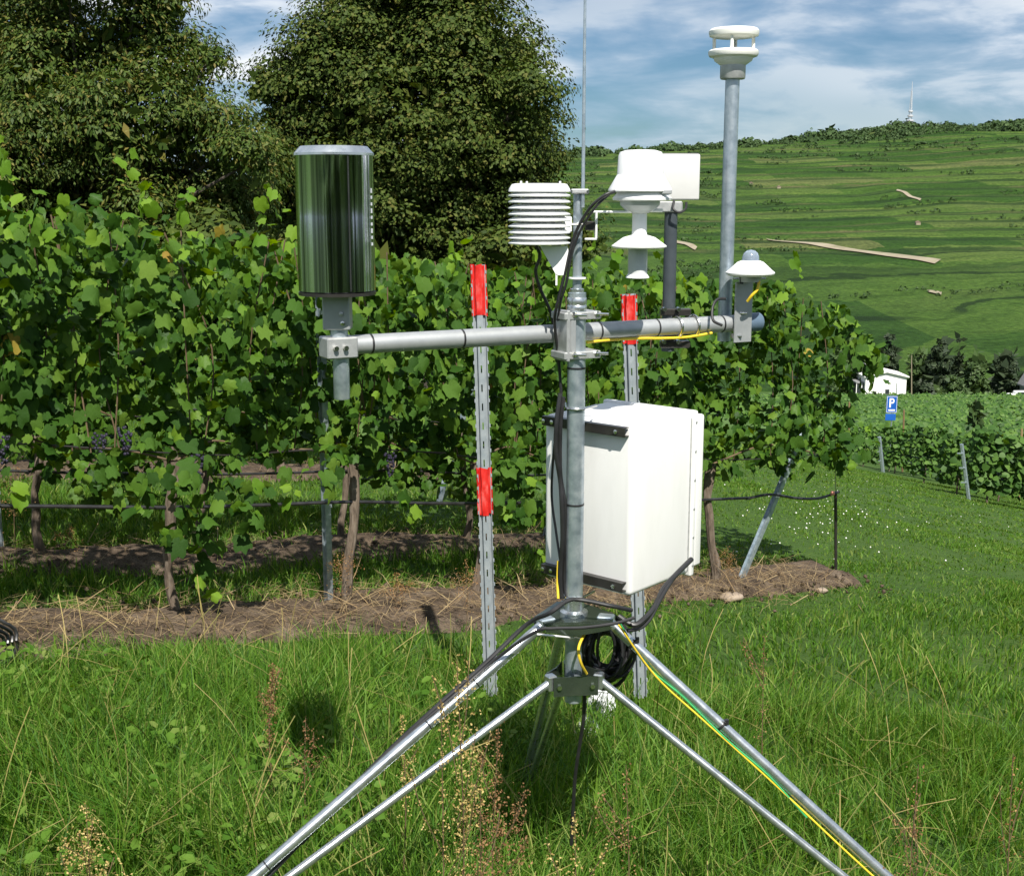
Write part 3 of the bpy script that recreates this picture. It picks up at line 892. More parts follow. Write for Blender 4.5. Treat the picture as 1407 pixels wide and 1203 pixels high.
def grapevine(u0, v0, ua, ub, label, group, n_obj, n_fol, trunk_r=0.022, detail=True, seed=0):
    x0, y0 = xy_of(u0, v0)
    z0 = gz(x0, y0)
    t = thing('grapevine', (x0, y0, z0), label, 'grapevine', group)
    rr = random.Random(seed * 13 + 5)
    # trunk: crooked, thicker at its foot and head
    pts, rad = [], []
    for k in range(9):
        f = k / 8
        ox, oy = 0.035 * math.sin(f * 5 + seed) + rr.gauss(0, 0.008), 0.03 * math.cos(f * 4 + seed * 2)
        pts.append(Vector((x0 + ox, y0 + oy, z0 - 0.04 + 1.0 * f)))
        rad.append(trunk_r * (1.45 - 0.9 * f + 0.9 * f ** 3 + rr.uniform(-0.16, 0.28)))
    MB().tube(spline(pts, 3), [float(np.interp(i, np.linspace(0, 24, 9), rad)) for i in range(25)], 9).build('trunk', 'bark', t)
    # canes: one arm each way along the wire, shoots standing up
    mb = MB()
    head = pts[-1]
    for s in (-1, 1):
        e = (ub - u0) if s > 0 else (u0 - ua)
        xe, ye = xy_of(u0 + s * e * 0.9, v0)
        mb.tube(spline([head, Vector(((head.x + xe) / 2, (head.y + ye) / 2, head.z + 0.09)), Vector((xe, ye, gz(xe, ye) + 1.02))], 4), 0.007, 6)
    if detail:
        for k in range(7):
            uu = rr.uniform(ua, ub); xx, yy = xy_of(uu, v0 + rr.uniform(-.05, .05))
            gb = gz(xx, yy)
            mb.tube(spline([(xx, yy, gb + 1.0), (xx + rr.uniform(-.1, .1), yy + rr.uniform(-.08, .08), gb + 1.6), (xx + rr.uniform(-.15, .15), yy + rr.uniform(-.1, .1), gb + 2.25)], 4), [0.0045] * 9, 5)
    mb.build('canes', 'cane', t)
    # foliage: many leaves too many to count inside and behind
    n = n_fol
    u = RNG.uniform(ua - 0.05, ub + 0.05, n)
    tb, bb = row_top(u), row_bot(u)
    if n_obj == 0: bb = bb - 0.12
    q = RNG.uniform(0, 1, n)
    hgt = bb + (tb - bb) * q
    thick = 0.26
    v = RNG.uniform(0.04 if n_obj else -thick, thick, n)
    if n_obj:                                     # part of it fills in between the single leaves of the near face
        near = RNG.uniform(size=n) < 0.45
        v = np.where(near, face(u, hgt) + 0.05 + RNG.normal(0, 0.04, n), v)
    x, y = xy_of(u, v0 + v)
    pos = np.stack([x, y, ground(x, y) + hgt], 1)
    R = leaf_frames(n, np.where(v > 0.03, -1., 1.), 0.62, 1.4)
    Vs, Fs, nb = [], [], 0
    for k, (T, TF) in enumerate(LEAF):
        sel = np.arange(n) % 4 == k
        a, b = scatter(T, TF, pos[sel], R[sel], RNG.uniform(0.045, 0.100, sel.sum()) * (1.0 if n_obj else 1.35))
        Vs.append(a); Fs.append(b[0] + nb); nb += len(a)
    o = np_mesh('foliage', np.concatenate(Vs), np.concatenate(Fs), 'leaf', t, smooth=True)
    o['kind'] = 'stuff'
    # the leaves one can pick out on the near face
    if n_obj:
        n = n_obj
        u = RNG.uniform(ua - 0.02, ub + 0.02, n)
        tb, bb = row_top(u), row_bot(u)
        q = RNG.uniform(0, 1, n)
        hgt = bb + (tb - bb) * q
        v = face(u, hgt) + RNG.normal(0, 0.035, n) + 0.12 * smooth(0.75, 1.0, q) * RNG.uniform(0, 2.0, n)
        x, y = xy_of(u, v0 + v)
        pos = np.stack([x, y, ground(x, y) + hgt], 1)
        # some leaves dangle on trailing shoots, some stand on shoots above the top wire
        strands = []
        for s in range(rr.choice((1, 1, 2))):
            us = rr.uniform(ua, ub); bot = float(row_bot(np.array(us)))
            strands.append((us, bot, -rr.uniform(0.25, 0.42)))
        for s in range(rr.choice((2, 3, 3, 4))):
            us = rr.uniform(ua, ub); strands.append((us, float(row_top(np.array(us))), rr.uniform(0.15, 0.38)))
        ex, yg = [], []
        for us, hb, L in strands:
            for k in range(6):
                f = (k + rr.uniform(0, .6)) / 6
                un = us + 0.12 * f * math.sin(us * 40) + rr.gauss(0, .035)
                xx, yy = xy_of(un, v0 + (-0.2 if L < 0 else -0.05) + rr.gauss(0, .03))
                ex.append((xx, yy, gz(xx, yy) + hb + L * f)); yg.append(L > 0 or k > 2)
        pos = np.concatenate([pos, np.array(ex)])
        young = np.concatenate([(RNG.uniform(size=n) < 0.05 + 0.62 * smooth(0.72, 1.0, q) + 0.10 * (q < 0.1)), np.array(yg)])
        n = len(pos)
        R = leaf_frames(n, np.ones(n), 0.66, 1.35)
        sc = RNG.uniform(0.05, 0.125, n) * np.where(young, 0.82, 1.0)
        off = np.array(t.location)
        for k in range(n):
            o = bpy.data.objects.new('leaf', LEAF_ME['leaf_yellow' if RNG.uniform() < 0.006 else 'leaf_young' if young[k] else 'leaf', int(RNG.integers(0, 4))])
            m4 = Matrix([[*(R[k, 0] * sc[k]), pos[k, 0] - off[0]], [*(R[k, 1] * sc[k]), pos[k, 1] - off[1]], [*(R[k, 2] * sc[k]), pos[k, 2] - off[2]], [0, 0, 0, 1]])
            o.parent = t
            o.matrix_local = m4
            COL.objects.link(o)
    return t


def grapes(vine, u, v, hgt):
    x, y = xy_of(u, v)
    c = Vector((x, y, gz(x, y) + hgt))
    mb = MB()
    for k in range(34):
        f = random.random()
        r = 0.038 * (1 - f * 0.75)
        a = random.uniform(0, 6.28)
        mb.lathe([(0, -.009), (.0065, -.0065), (.009, 0), (.0065, .0065), (0, .009)], c + Vector((r * math.cos(a), r * math.sin(a), -f * 0.15)), 6)
    mb.build('grape_bunch', 'grape', vine)


GF = 'grapevines of the front row'
front_vines = [
    (-3.1, -3.7, -2.55, 'grapevine at the left edge of the photo in the front row', 240, 330),
    (-2.05, -2.55, -1.55, 'leafy front-row grapevine second from the left edge, below the tall shoots', 290, 560),
    (-1.0, -1.55, -0.45, 'front-row grapevine with bare trunk and a trailing shoot left of the rain gauge', 290, 560),
    (0.12, -0.45, 0.60, 'front-row grapevine right beside the grey metal post under the rain gauge', 290, 560),
    (1.05, 0.60, 1.55, 'front-row grapevine behind the red-taped stake left of the mast', 290, 560),
    (2.05, 1.55, 2.62, 'front-row grapevine behind the mast and the white enclosure', 290, 560),
    (3.12, 2.62, 4.42, 'last front-row grapevine at the row end, gnarled trunk right of the enclosure', 300, 1500),
]
fv = []
for i, (u0, ua, ub, lab, no, nf) in enumerate(front_vines):
    fv.append(grapevine(u0, 0.0, ua, ub, lab, GF, no, nf, 0.024 if i != 6 else 0.03, True, i + 1))
for (i, u, hgt) in ((2, -1.42, 1.12), (2, -1.28, 1.16), (2, -0.9, 1.02), (4, 1.22, 0.98), (3, 0.3, 1.05), (1, -1.9, 1.1)):
    grapes(fv[i], u, -0.2, hgt)

k = 0
ordn = ['first', 'second', 'third', 'fourth', 'fifth', 'sixth', 'seventh', 'eighth', 'ninth']
for (u0, i) in [(-3.55, 0), (-2.45, 1), (-1.35, 2), (-0.25, 3), (0.85, 4), (1.95, 5), (2.95, 6)]:
    grapevine(u0, V2, u0 - 0.55, u0 + 0.55, f'grapevine of the second row, {ordn[i]} trunk counted from the left', 'grapevines of the second row', 0, 700, 0.022, False, 20 + i)
for (u0, i) in [(-4.9, 0), (-3.8, 1), (-2.7, 2), (-1.6, 3), (-0.5, 4), (0.6, 5), (1.7, 6), (2.7, 7)]:
    grapevine(u0, V3, u0 - 0.55, u0 + 0.55, f'grapevine of the third row, {ordn[i]} thin trunk counted from the left', 'grapevines of the third row', 0, 560, 0.02, False, 40 + i)


# metal vine posts
def vine_post(u, v, label, lean=0.0, hgt=2.2, group='galvanized posts of the vine rows'):
    x, y = xy_of(u, v)
    base = Vector((x, y, gz(x, y) - 0.05))
    top = base + Vector((UX * lean, UY * lean, hgt))
    t = thing('vine_post', base, label, 'post', group)
    d = (top - base).normalized()
    w = Vector((UX, UY, 0)); w = (w - d * w.dot(d)).normalized(); nrm = d.cross(w)
    L = (top - base).length; c = (base + top) / 2
    mb = MB()
    mb.box(c, (0.030, 0.003, L), w, nrm, d)
    for s in (-1, 1):
        mb.box(c + w * s * 0.0165 + nrm * 0.013, (0.003, 0.028, L), w, nrm, d)
        mb.box(c + w * s * 0.0235 + nrm * 0.0285, (0.016, 0.003, L), w, nrm, d)
    mb.build('profile', 'galv', t)
    hk = MB()
    for q in range(8):
        hk.box(base + d * (0.5 + q * 0.2) + w * 0.034 + nrm * 0.026, (0.008, 0.004, 0.02), w, nrm, d)
    hk.build('wire_hooks', 'galv', t, kind='stuff')
    return t


vine_post(0.0, 0.06, 'grey metal post of the front vine row, below the rain gauge', 0.0)
vine_post(3.42, 0.0, 'slanting metal end post of the front vine row, right of the enclosure', 0.72, 1.28)
vine_post(-1.62, V2, 'grey metal post of the second vine row, left of the rain gauge', 0.0)
vine_post(2.75, V2, 'metal end post of the second vine row behind the mast', 0.5, 1.9)
vine_post(-4.25, V3, 'grey metal post of the third vine row near the left edge', 0.0)
pe = gnd(603, 690)
ue, ve = uv_of(pe.x, pe.y)
vine_post(ue, ve, 'slanting metal end post seen under the leaves left of the taped stake', 0.55, 1.6)


def row_line(name, v, u0, u1, hgt, r, material, label, cat, sag=0.03, n=14, group=None, off=-0.03):
    pts = []
    for k in range(n + 1):
        u = u0 + (u1 - u0) * k / n
        x, y = xy_of(u, v + off)
        pts.append((x, y, gz(x, y) + hgt + sag * math.sin(k * 1.9) - 0.05 * (ground(x, y) - (gz(*xy_of(0, v)) - 0.126 * u))))
    o = MB().tube(spline(pts, 3), r, 7).build(name, material)
    tag(o, label, cat, group)
    return o


row_line('drip_hose', 0.0, -4.4, 3.5, 0.70, 0.011, 'hose', 'black drip hose strung along the front vine row', 'hose', 0.006)
row_line('trellis_wire', 0.0, -4.4, 4.3, 1.02, 0.005, 'black_metal', 'dark fruiting wire of the front vine row', 'wire', 0.02)
row_line('trellis_wire', V2, -4.4, 3.3, 1.02, 0.004, 'black_metal', 'dark wire of the second vine row', 'wire', 0.01)
row_line('drip_hose', V2, -4.6, 3.3, 0.62, 0.010, 'hose', 'black drip hose strung along the second vine row', 'hose', 0.006)
row_line('drip_hose', V3, -6, 3.0, 0.62, 0.010, 'hose', 'black drip hose strung along the third vine row', 'hose', 0.006)

# hose end, pink clip and anchor stake
xa, ya = xy_of(4.48, -0.02)
za_ = gz(xa, ya)
t = thing('anchor_stake', (xa, ya, za_), 'thin black anchor stake at the end of the drip hose', 'stake')
MB().tube([(xa + 0.02, ya, za_ - 0.05), (xa - 0.02, ya, za_ + 0.72)], 0.013, 8).build('rod', 'black_metal', t)
MB().tube([(xa - 0.02, ya, za_ + 0.70), (xa - 0.06, ya + 0.02, za_ + 1.55)], 0.0025, 5).build('tie_wire', 'black_metal', t)
pts = [xy_of(u, -0.03) for u in (3.45, 3.7, 4.0, 4.25, 4.48)]
hp = [Vector((x, y, gz(x, y) + hh)) for (x, y), hh in zip(pts, (0.70, 0.725, 0.68, 0.67, 0.72))]
t = thing('drip_hose', hp[0], 'loose wavy black hose end right of the slanting post', 'hose')
MB().tube(spline(hp, 6), 0.011, 8).build('hose', 'hose', t)
MB().rbox(hp[3] + Vector((0.12, 0.05, 0.03)), (0.032, 0.02, 0.034), 0.006).build('clip', 'pink', t)

# stone by the end post
def stone(px, py, r, label):
    p = gnd(px, py)
    bm = bmesh.new(); bmesh.ops.create_icosphere(bm, subdivisions=3, radius=1)
    me = bpy.data.meshes.new('stone')
    for v in bm.verts:
        k = 1 + 0.25 * (float(vnoise(v.co.x * 2 + px, v.co.y * 2, 51)) - .5) + .3 * (float(vnoise(v.co.z * 2, v.co.x * 2 + py, 52)) - .5)
        v.co = Vector((v.co.x * r * k, v.co.y * r * 0.7 * k, v.co.z * r * 0.45 * k))
    bm.to_mesh(me); bm.free()
    me.materials.append(M['stone']); me.polygons.foreach_set('use_smooth', [True] * len(me.polygons))
    o = link('stone', me, None, (p.x, p.y, gz(p.x, p.y) + r * 0.35))
    tag(o, label, 'stone')


stone(1005, 826, 0.085, 'flat brown stone at the foot of the slanting post')
stone(1128, 814, 0.05, 'small stone on the soil left of the anchor stake')


# ------------------------------------------------------------------ red-taped stakes
def taped_stake(top, bot, D, bands, label):
    a, b = at(*top, D), at(*bot, D)
    d = (a - b).normalized()
    b = b - d * 0.15
    w = Vector((1, 0.12, 0)); w = (w - d * w.dot(d)).normalized(); nrm = w.cross(d) * -1
    if nrm.y > 0: nrm = -nrm
    L = (a - b).length
    t = thing('marker_stake', b, label, 'stake', 'perforated stakes with red tape')
    c = (a + b) / 2
    w = w * 1.06; nrm = nrm * 1.06
    mb = MB()
    # front web in two strips joined by bridges: real slots between
    for s in (-1, 1):
        mb.box(c + w * s * 0.0065 + nrm * 0.012, (0.007, 0.003, L), w, nrm, d)
    n = int(L / 0.09)
    for k in range(n):
        mb.box(b + d * (0.045 + k * 0.09) + nrm * 0.012, (0.0062, 0.0026, 0.055), w, nrm, d)
    for s in (-1, 1):
        mb.box(c + w * s * 0.0115, (0.003, 0.0245, L), w, nrm, d)
        mb.box(c + w * s * 0.0195 - nrm * 0.011, (0.014, 0.003, L), w, nrm, d)
        mb.box(c + w * s * 0.028 - nrm * 0.004, (0.003, 0.016, L), w, nrm, d)
    mb.build('profile', 'zinc', t)
    hk = MB()
    for k in range(int(L / 0.06)):
        for s in (-1, 1):
            hk.box(b + d * (0.03 + k * 0.06) + w * s * 0.0315 + nrm * 0.004, (0.005, 0.007, 0.016), w, nrm, d)
    hk.build('edge_tabs', 'zinc', t, kind='stuff')
    for (y0, y1) in bands:
        f0, f1 = (bot[1] - y0) / (bot[1] - top[1]), (bot[1] - y1) / (bot[1] - top[1])
        lo, hi = at(*bot, D) + d * ((a - at(*bot, D)).length * f1), at(*bot, D) + d * ((a - at(*bot, D)).length * f0)
        ring = [(-0.0345, -0.014), (-0.0345, 0.007), (-0.018, -0.002), (-0.0145, 0.0155), (0.0145, 0.0155), (0.018, -0.002), (0.0345, 0.007), (0.0345, -0.014)]
        mb = MB(); nn = 9; i0 = 0
        for k in range(nn):
            for (p, q) in ring:
                jit = random.uniform(-.002, .002)
                e = (random.uniform(-.006, .006) if k in (0, nn - 1) else 0)
                mb.v.append(lo + (hi - lo) * (k / (nn - 1)) + w * (p + jit) + nrm * (q + jit) + d * e)
        m = len(ring)
        for k in range(nn - 1):
            for j in range(m):
                mb.f.append((k * m + j, k * m + (j + 1) % m, (k + 1) * m + (j + 1) % m, (k + 1) * m + j))
        mb.build('red_tape', 'red_tape', t)


taped_stake((657, 364), (673, 915), 5.75, [(363, 430), (634, 698)], 'perforated metal stake with two red tape bands left of the mast')
taped_stake((864, 404), (879, 918), 5.75, [(405, 468)], 'perforated metal stake with one red tape band behind the enclosure')

# ------------------------------------------------------------------ weather station: tripod and mast
MX, MD = at(790, 700, 3.65).x, 3.65
MASTG = gz(MX, MD)


def zpx(py, D=MD):
    return at(790, py, D).z


tm = thing('tripod_mast', (MX, MD, MASTG), 'galvanized tripod with upright mast and level cross arm in the middle', 'mast')
MB().tube([(MX, MD, zpx(962)), (MX, MD, zpx(402))], 0.0268, 24).build('mast_tube', 'galv', tm)
MB().tube([(MX, MD, zpx(402)), (MX, MD, zpx(262))], 0.0138, 18).build('upper_tube', 'galv', tm)
zcp = zpx(426)
MB().lathe([(0.0285, 0), (0.0295, 0.004), (0.0295, 0.012), (0.0275, 0.016), (0.029, 0.022), (0.029, 0.034), (0.024, 0.044), (0.0195, 0.048), (0.0205, 0.052), (0.0205, 0.062), (0.015, 0.064)], (MX, MD, zcp), 28).build('reducer', 'galv_bright', tm)
MB().lathe([(0.026, 0), (0.026, 0.004)], (MX, MD, zpx(383)), 20).build('thin_ring', 'white', tm)
for py in (505, 692):
    MB().lathe([(0.0278, -0.003), (0.0282, 0), (0.0278, 0.003)], (MX, MD, zpx(py)), 24).build('cable_tie', 'black', tm)

# cross arm: level, its left end nearer to us
ARM_Z = at(790, 457, 3.705).z
def arm_pt(px):
    """point on the arm axis above pixel column px"""
    L, R = Vector((-0.430, 3.395, ARM_Z)), Vector((0.70, 3.985, ARM_Z))
    lo, hi = -0.4, 1.4
    for _ in range(50):
        m = (lo + hi) / 2
        p = L + (R - L) * m
        zcam = p.y * CP - (p.z - EYE.z) * SP
        if CX + F * p.x / zcam < px: lo = m
        else: hi = m
    return L + (R - L) * m
AL, AR = arm_pt(486), arm_pt(1043)
ADIR = (AR - AL).normalized()
ANRM = Vector((ADIR.y, -ADIR.x, 0))          # towards the camera
MB().tube([AL, AR - ADIR * 0.06], 0.0268, 24).build('cross_arm', 'alu_grey', tm)
MB().tube([AR - ADIR * 0.06, AR - ADIR * 0.004, AR], [0.031, 0.031, 0.028], 24).build('arm_end_cap', 'blue_cap', tm)
for px in (509, 634, 763, 822, 901, 990):
    p = arm_pt(px)
    MB().lathe([(0.0276, -0.003), (0.0284, 0), (0.0276, 0.003)], p, 24, ADIR).build('cable_tie', 'black', tm)
# clamp joining mast and arm
mz = Vector((MX, MD, ARM_Z))
for dz, nm in ((0.058, 'clamp_plate'), (-0.058, 'clamp_plate')):
    mb = MB().rbox(mz + Vector((0.004, 0.0, dz)) - ANRM * 0.012, (0.125, 0.085, 0.022), 0.003, 1, ADIR, ANRM)
    cpl = mb.build('clamp_plate', 'alu_dull', tm)
    for sx in (-0.03, 0.045):
        bb = MB(); c = mz + ADIR * sx + Vector((0, 0, dz + 0.004)) + ANRM * 0.03
        bb.tube([c, c + ANRM * 0.028 + ADIR * 0.030], 0.0042, 8)
        bb.tube([c - ANRM * 0.004, c + ANRM * 0.006 + ADIR * 0.005], 0.0085, 6)
        bb.build('bolt', 'stainless', cpl)
MB().rbox(mz - ADIR * 0.045 - ANRM * 0.01, (0.012, 0.085, 0.15), 0.003, 1, ADIR, ANRM).build('clamp_side_plate', 'alu_dull', tm)
MB().rbox(mz - ADIR * 0.028 + ANRM * 0.005, (0.02, 0.05, 0.115), 0.003, 1, ADIR, ANRM).build('clamp_jaw', 'alu_grey', tm)

# tripod plate, collar, legs
ZP, ZC = zpx(845), zpx(934)
LEGS = [math.atan2(p.y - MD, p.x - MX) for p in (gnd(100, 1430), gnd(1500, 1470), gnd(718, 1090))]
print('legs', [(round(math.degrees(a)), round(math.hypot(p.x - MX, p.y - MD), 2), round(p.z, 2)) for a, p in zip(LEGS, (gnd(100, 1430), gnd(1500, 1470), gnd(718, 1090)))])
mb = MB()
poly = []
for a in LEGS:
    d = Vector((math.cos(a), math.sin(a), 0)); s = Vector((-d.y, d.x, 0))
    poly += [d * 0.122 - s * 0.034, d * 0.122 + s * 0.034]
poly.sort(key=lambda p: math.atan2(p.y, p.x))
cc = Vector((MX, MD, ZP))
mb.prism([cc + p for p in poly], (0, 0, 0.005))
mb.build('top_plate', 'steel_plate', tm)
for i in range(6):
    a, b = poly[i], poly[(i + 1) % 6]
    if (a - b).length < 0.09: continue
    e = (b - a).normalized(); o_ = Vector((e.y, -e.x, 0))
    MB().prism([cc + a + o_ * .001, cc + b + o_ * .001, cc + b * 0.97 + Vector((0, 0, -0.024)), cc + (a + b) / 2 * 0.98 + Vector((0, 0, -0.038)), cc + a * 0.97 + Vector((0, 0, -0.024))], o_ * 0.004).build('plate_flange', 'steel_plate', tm)
MB().lathe([(0.043, 0), (0.043, 0.010), (0.031, 0.016), (0.031, 0.05), (0.028, 0.052)], (MX, MD, ZP + 0.005), 28).build('mast_socket', 'galv_bright', tm)
MB().lathe([(0.031, 0), (0.031, 0.02)], (MX, MD, ZP - 0.075), 24).build('socket_ring', 'alu_dull', tm)
for i in range(3):
    a, b = LEGS[i], LEGS[(i + 1) % 3]
# lower collar: folded plates between the brace ears
col = []
for a in LEGS:
    d = Vector((math.cos(a), math.sin(a), 0)); s = Vector((-d.y, d.x, 0))
    col += [d * 0.083 - s * 0.020, d * 0.083 + s * 0.020]
col.sort(key=lambda p: math.atan2(p.y, p.x))
for i in range(6):
    a, b = col[i], col[(i + 1) % 6]
    if (a - b).length < 0.06: continue
    m_ = (a + b) / 2 * 0.9
    e = (b - a).normalized(); o_ = Vector((e.y, -e.x, 0))
    for q0, q1 in ((a, m_), (m_, b)):
        MB().prism([Vector((MX, MD, ZC - 0.031)) + q0, Vector((MX, MD, ZC - 0.031)) + q1, Vector((MX, MD, ZC + 0.031)) + q1, Vector((MX, MD, ZC + 0.031)) + q0], o_ * 0.004).build('collar_plate', 'steel_plate', tm)
    for q in (a, b):
        p = Vector((MX, MD, ZC)) + a + (b - a) * (0.13 if q is a else 0.87) + o_ * 0.003
        MB().tube([p, p + o_ * 0.008], 0.008, 6).build('bolt', 'stainless', tm)
R_F = 1.53
FOOT = [gnd(100, 1430), gnd(1500, 1470), gnd(718, 1090)]
for i, a in enumerate(LEGS):
    d = Vector((math.cos(a), math.sin(a), 0))
    foot = FOOT[i].copy()
    foot.z = gz(foot.x, foot.y) + 0.015
    top = Vector((MX, MD, ZP - 0.012)) + d * 0.112
    lg = MB().tube([top, foot], 0.0165, 18).build('leg', 'galv_bright', tm)
    ear = MB()
    low = Vector((MX, MD, ZC + 0.006)) + d * 0.088
    lowf = foot + Vector((0, 0, 0.05)) - d * 0.12
    MB().tube([low, lowf], 0.0128, 16).build('brace', 'galv_bright', tm)
    s = Vector((-d.y, d.x, 0))
    MB().rbox(Vector((MX, MD, ZC + 0.008)) + d * 0.081, (0.03, 0.034, 0.05), 0.004, 1, d, s).build('brace_ear', 'galv_bright', tm)
    MB().rbox(top - d * 0.012 + Vector((0, 0, 0.006)), (0.05, 0.042, 0.032), 0.004, 1, d, s).build('leg_ear', 'galv', tm)
    MB().tube([top - s * 0.028, top + s * 0.028], 0.007, 8).build('bolt', 'stainless', tm)
    MB().lathe([(0.05, 0), (0.055, 0.006), (0.03, 0.012), (0.02, 0.03)], foot - Vector((0, 0, 0.02)), 16).build('foot', 'galv', lg)
    if i == 1:
        axis = (foot - top).normalized()
        for f in (0.05, 0.24, 0.60):
            p = top + (foot - top) * f
            b_ = MB().lathe([(0.018, -0.004), (0.019, 0), (0.018, 0.004)], p, 16, axis)
            b_.box(p + Vector((0.012, -0.012, 0.016)), (0.012, 0.012, 0.016)); b_.build('cable_tie', 'black', lg)
    if i == 0:
        for f in (0.16, 0.27, 0.62):
            p = top + (foot - top) * f
            MB().lathe([(0.0172, -0.002), (0.018, 0), (0.0172, 0.002)], p, 16, (foot - top).normalized()).build('cable_tie', 'black', lg)
LEGTOP = [Vector((MX, MD, ZP - 0.012)) + Vector((math.cos(a), math.sin(a), 0)) * 0.112 for a in LEGS]
LEGFOOT = []
for p in FOOT:
    p = p.copy()
    p.z = gz(p.x, p.y) + 0.015
    LEGFOOT.append(p)

# whip antenna with its small clamp
ax = at(799, 0, MD - 0.02)
t = thing('whip_antenna', (MX + 0.012, MD - 0.02, zpx(285)), 'thin tall grey rod antenna rising from the mast top', 'antenna')
MB().tube([(MX + 0.013, MD - 0.02, zpx(285)), (MX + 0.013, MD - 0.02, zpx(120)), (MX + 0.013, MD - 0.02, zpx(-110))], [0.0055, 0.0048, 0.003], 10).build('rod', 'galv', t)
mb = MB().rbox((MX + 0.004, MD - 0.006, zpx(263)), (0.052, 0.05, 0.014), 0.003, 1)
mb.build('clamp', 'alu_dull', t)
for s in (-0.022, 0.026):
    MB().tube([(MX + s, MD - 0.045, zpx(263)), (MX + s, MD + 0.03, zpx(263))], 0.004, 8).build('bolt', 'stainless', t)

# ------------------------------------------------------------------ rain gauge on the left arm end
GD = 3.375
gp = at(465, 477, GD)
GX = gp.x
gzp = lambda py: at(465, py, GD).z
t = thing('rain_gauge', (GX, GD, gzp(548)), 'tall shiny steel cylinder rain gauge on the left end of the cross arm', 'rain gauge')
gc = Vector((at(461, 300, GD).x, GD, 0))
z0, z1, z2 = gzp(400), gzp(213), gzp(203)
rg = 0.1035
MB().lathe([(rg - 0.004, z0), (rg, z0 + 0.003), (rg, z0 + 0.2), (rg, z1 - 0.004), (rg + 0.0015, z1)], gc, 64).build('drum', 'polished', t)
MB().lathe([(rg + 0.0025, z1 - 0.002), (rg + 0.0025, z1 + 0.004), (rg - 0.014, z2 + 0.003), (rg - 0.016, z2 + 0.001), (rg - 0.017, z1), (rg - 0.06, z1 - 0.12), (0.01, z1 - 0.16)], gc, 64).build('collecting_rim', 'galv_bright', t)
MB().lathe([(0.02, z0 - 0.009), (rg + 0.001, z0 - 0.009), (rg + 0.001, z0 - 0.001), (rg - 0.01, z0 + 0.001)], gc, 48).build('base_plate', 'black_metal', t)
sa = math.radians(-62)
sd = Vector((math.cos(sa), math.sin(sa), 0)); stn = Vector((-sd.y, sd.x, 0))
seamo = MB().box(gc + sd * (rg + 0.0008) + Vector((0, 0, (z0 + z1) / 2)), (0.0012, 0.004, (z1 - z0) * 0.97), sd, stn).build('seam', 'seam', t)
for k in range(22):
    p = gc + sd * (rg + 0.001) + Vector((0, 0, z0 + 0.012 + k * (z1 - z0 - 0.02) / 22))
    MB().lathe([(0.0022, 0), (0.0014, 0.0012), (0, 0.0016)], p, 8, sd).build('rivet', 'seam', seamo)
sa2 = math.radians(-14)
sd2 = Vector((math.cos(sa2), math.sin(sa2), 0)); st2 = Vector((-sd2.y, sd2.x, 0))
for k in range(9):  # column of small pale dashes on the right side of the drum
    MB().box(gc + sd2 * (rg + 0.0006) + Vector((0, 0, gzp(262) - k * 0.0175)), (0.0012, 0.006, 0.008 if k % 3 else 0.012), sd2, st2).build('pale_dash', 'pale_clear', t)
MB().rbox(Vector((GX, GD + 0.0, (gzp(405) + gzp(452)) / 2)), (0.074, 0.06, gzp(405) - gzp(452)), 0.003, 1).build('mounting_socket', 'alu_grey', t)
for (px, py) in ((469, 431), (471, 444)):
    p = at(px, py, GD - 0.031)
    MB().lathe([(0.0065, 0), (0.006, 0.006), (0.003, 0.007)], p, 10, (0, -1, 0)).build('bolt', 'alu_dull' if py == 431 else 'stainless', t)
MB().tube([(GX + 0.003, GD, gzp(452)), (GX + 0.003, GD, gzp(464))], 0.024, 20).build('neck', 'galv', t)
MB().rbox(Vector((GX, GD, (gzp(462) + gzp(491)) / 2)), (0.088, 0.075, gzp(462) - gzp(491)), 0.004, 1, ADIR, ANRM).build('clamp_block', 'alu_dull', t)
for s in (-0.022, 0.006):
    p = Vector((GX, GD, gzp(476))) + ADIR * s + ANRM * 0.037
    MB().tube([p, p + ANRM * 0.012], 0.007, 8).build('bolt', 'stainless', t)
MB().tube([(GX + 0.006, GD, gzp(490)), (GX + 0.006, GD, gzp(546)), (GX + 0.006, GD, gzp(548))], [0.0225, 0.0225, 0.021], 20).build('stub_pipe', 'galv', t)

# ------------------------------------------------------------------ louvred radiation shield
HD = 3.55
hc = at(741, 296, HD)
hz = lambda py: at(741, py, HD).z
t = thing('radiation_shield', (hc.x, HD, hz(338)), 'white louvred sensor shield of stacked round plates left of the mast', 'sensor')
rs = 0.0875
tops = [254, 265.5, 274, 282.5, 291, 299, 307.5, 316, 323.5, 330.5]
for k, py in enumerate(tops):
    zt = hz(py)
    if k == 0:
        prof = [(rs - 0.004, hz(264)), (rs, hz(263)), (rs - 0.002, hz(259)), (rs - 0.010, zt + 0.002), (rs - 0.02, zt + 0.0035), (0.01, zt + 0.004)]
    else:
        prof = [(rs - 0.010, zt - 0.010), (rs, zt - 0.009), (rs + 0.001, zt - 0.006), (rs - 0.016, zt + 0.003), (0.05, zt + 0.004)]
    MB().lathe(prof, (hc.x, HD, 0), 48).build('plate', 'white', t)
for dx, dy in ((-0.052, -0.03), (-0.035, 0.04), (0.058, 0.0)):
    MB().tube([(hc.x + dx, HD + dy, hz(335)), (hc.x + dx, HD + dy, hz(249))], 0.003, 8).build('tie_rod', 'white', t)
MB().lathe([(0.045, hz(334)), (0.045, hz(258))], (hc.x, HD, 0), 24).build('inner_core', 'pale_clear', t)
bx0 = at(742, 338, HD - 0.02); bx1 = at(780, 338, HD - 0.02); bx2 = at(777, 380, HD - 0.02); bx3 = at(765, 379, HD - 0.02)
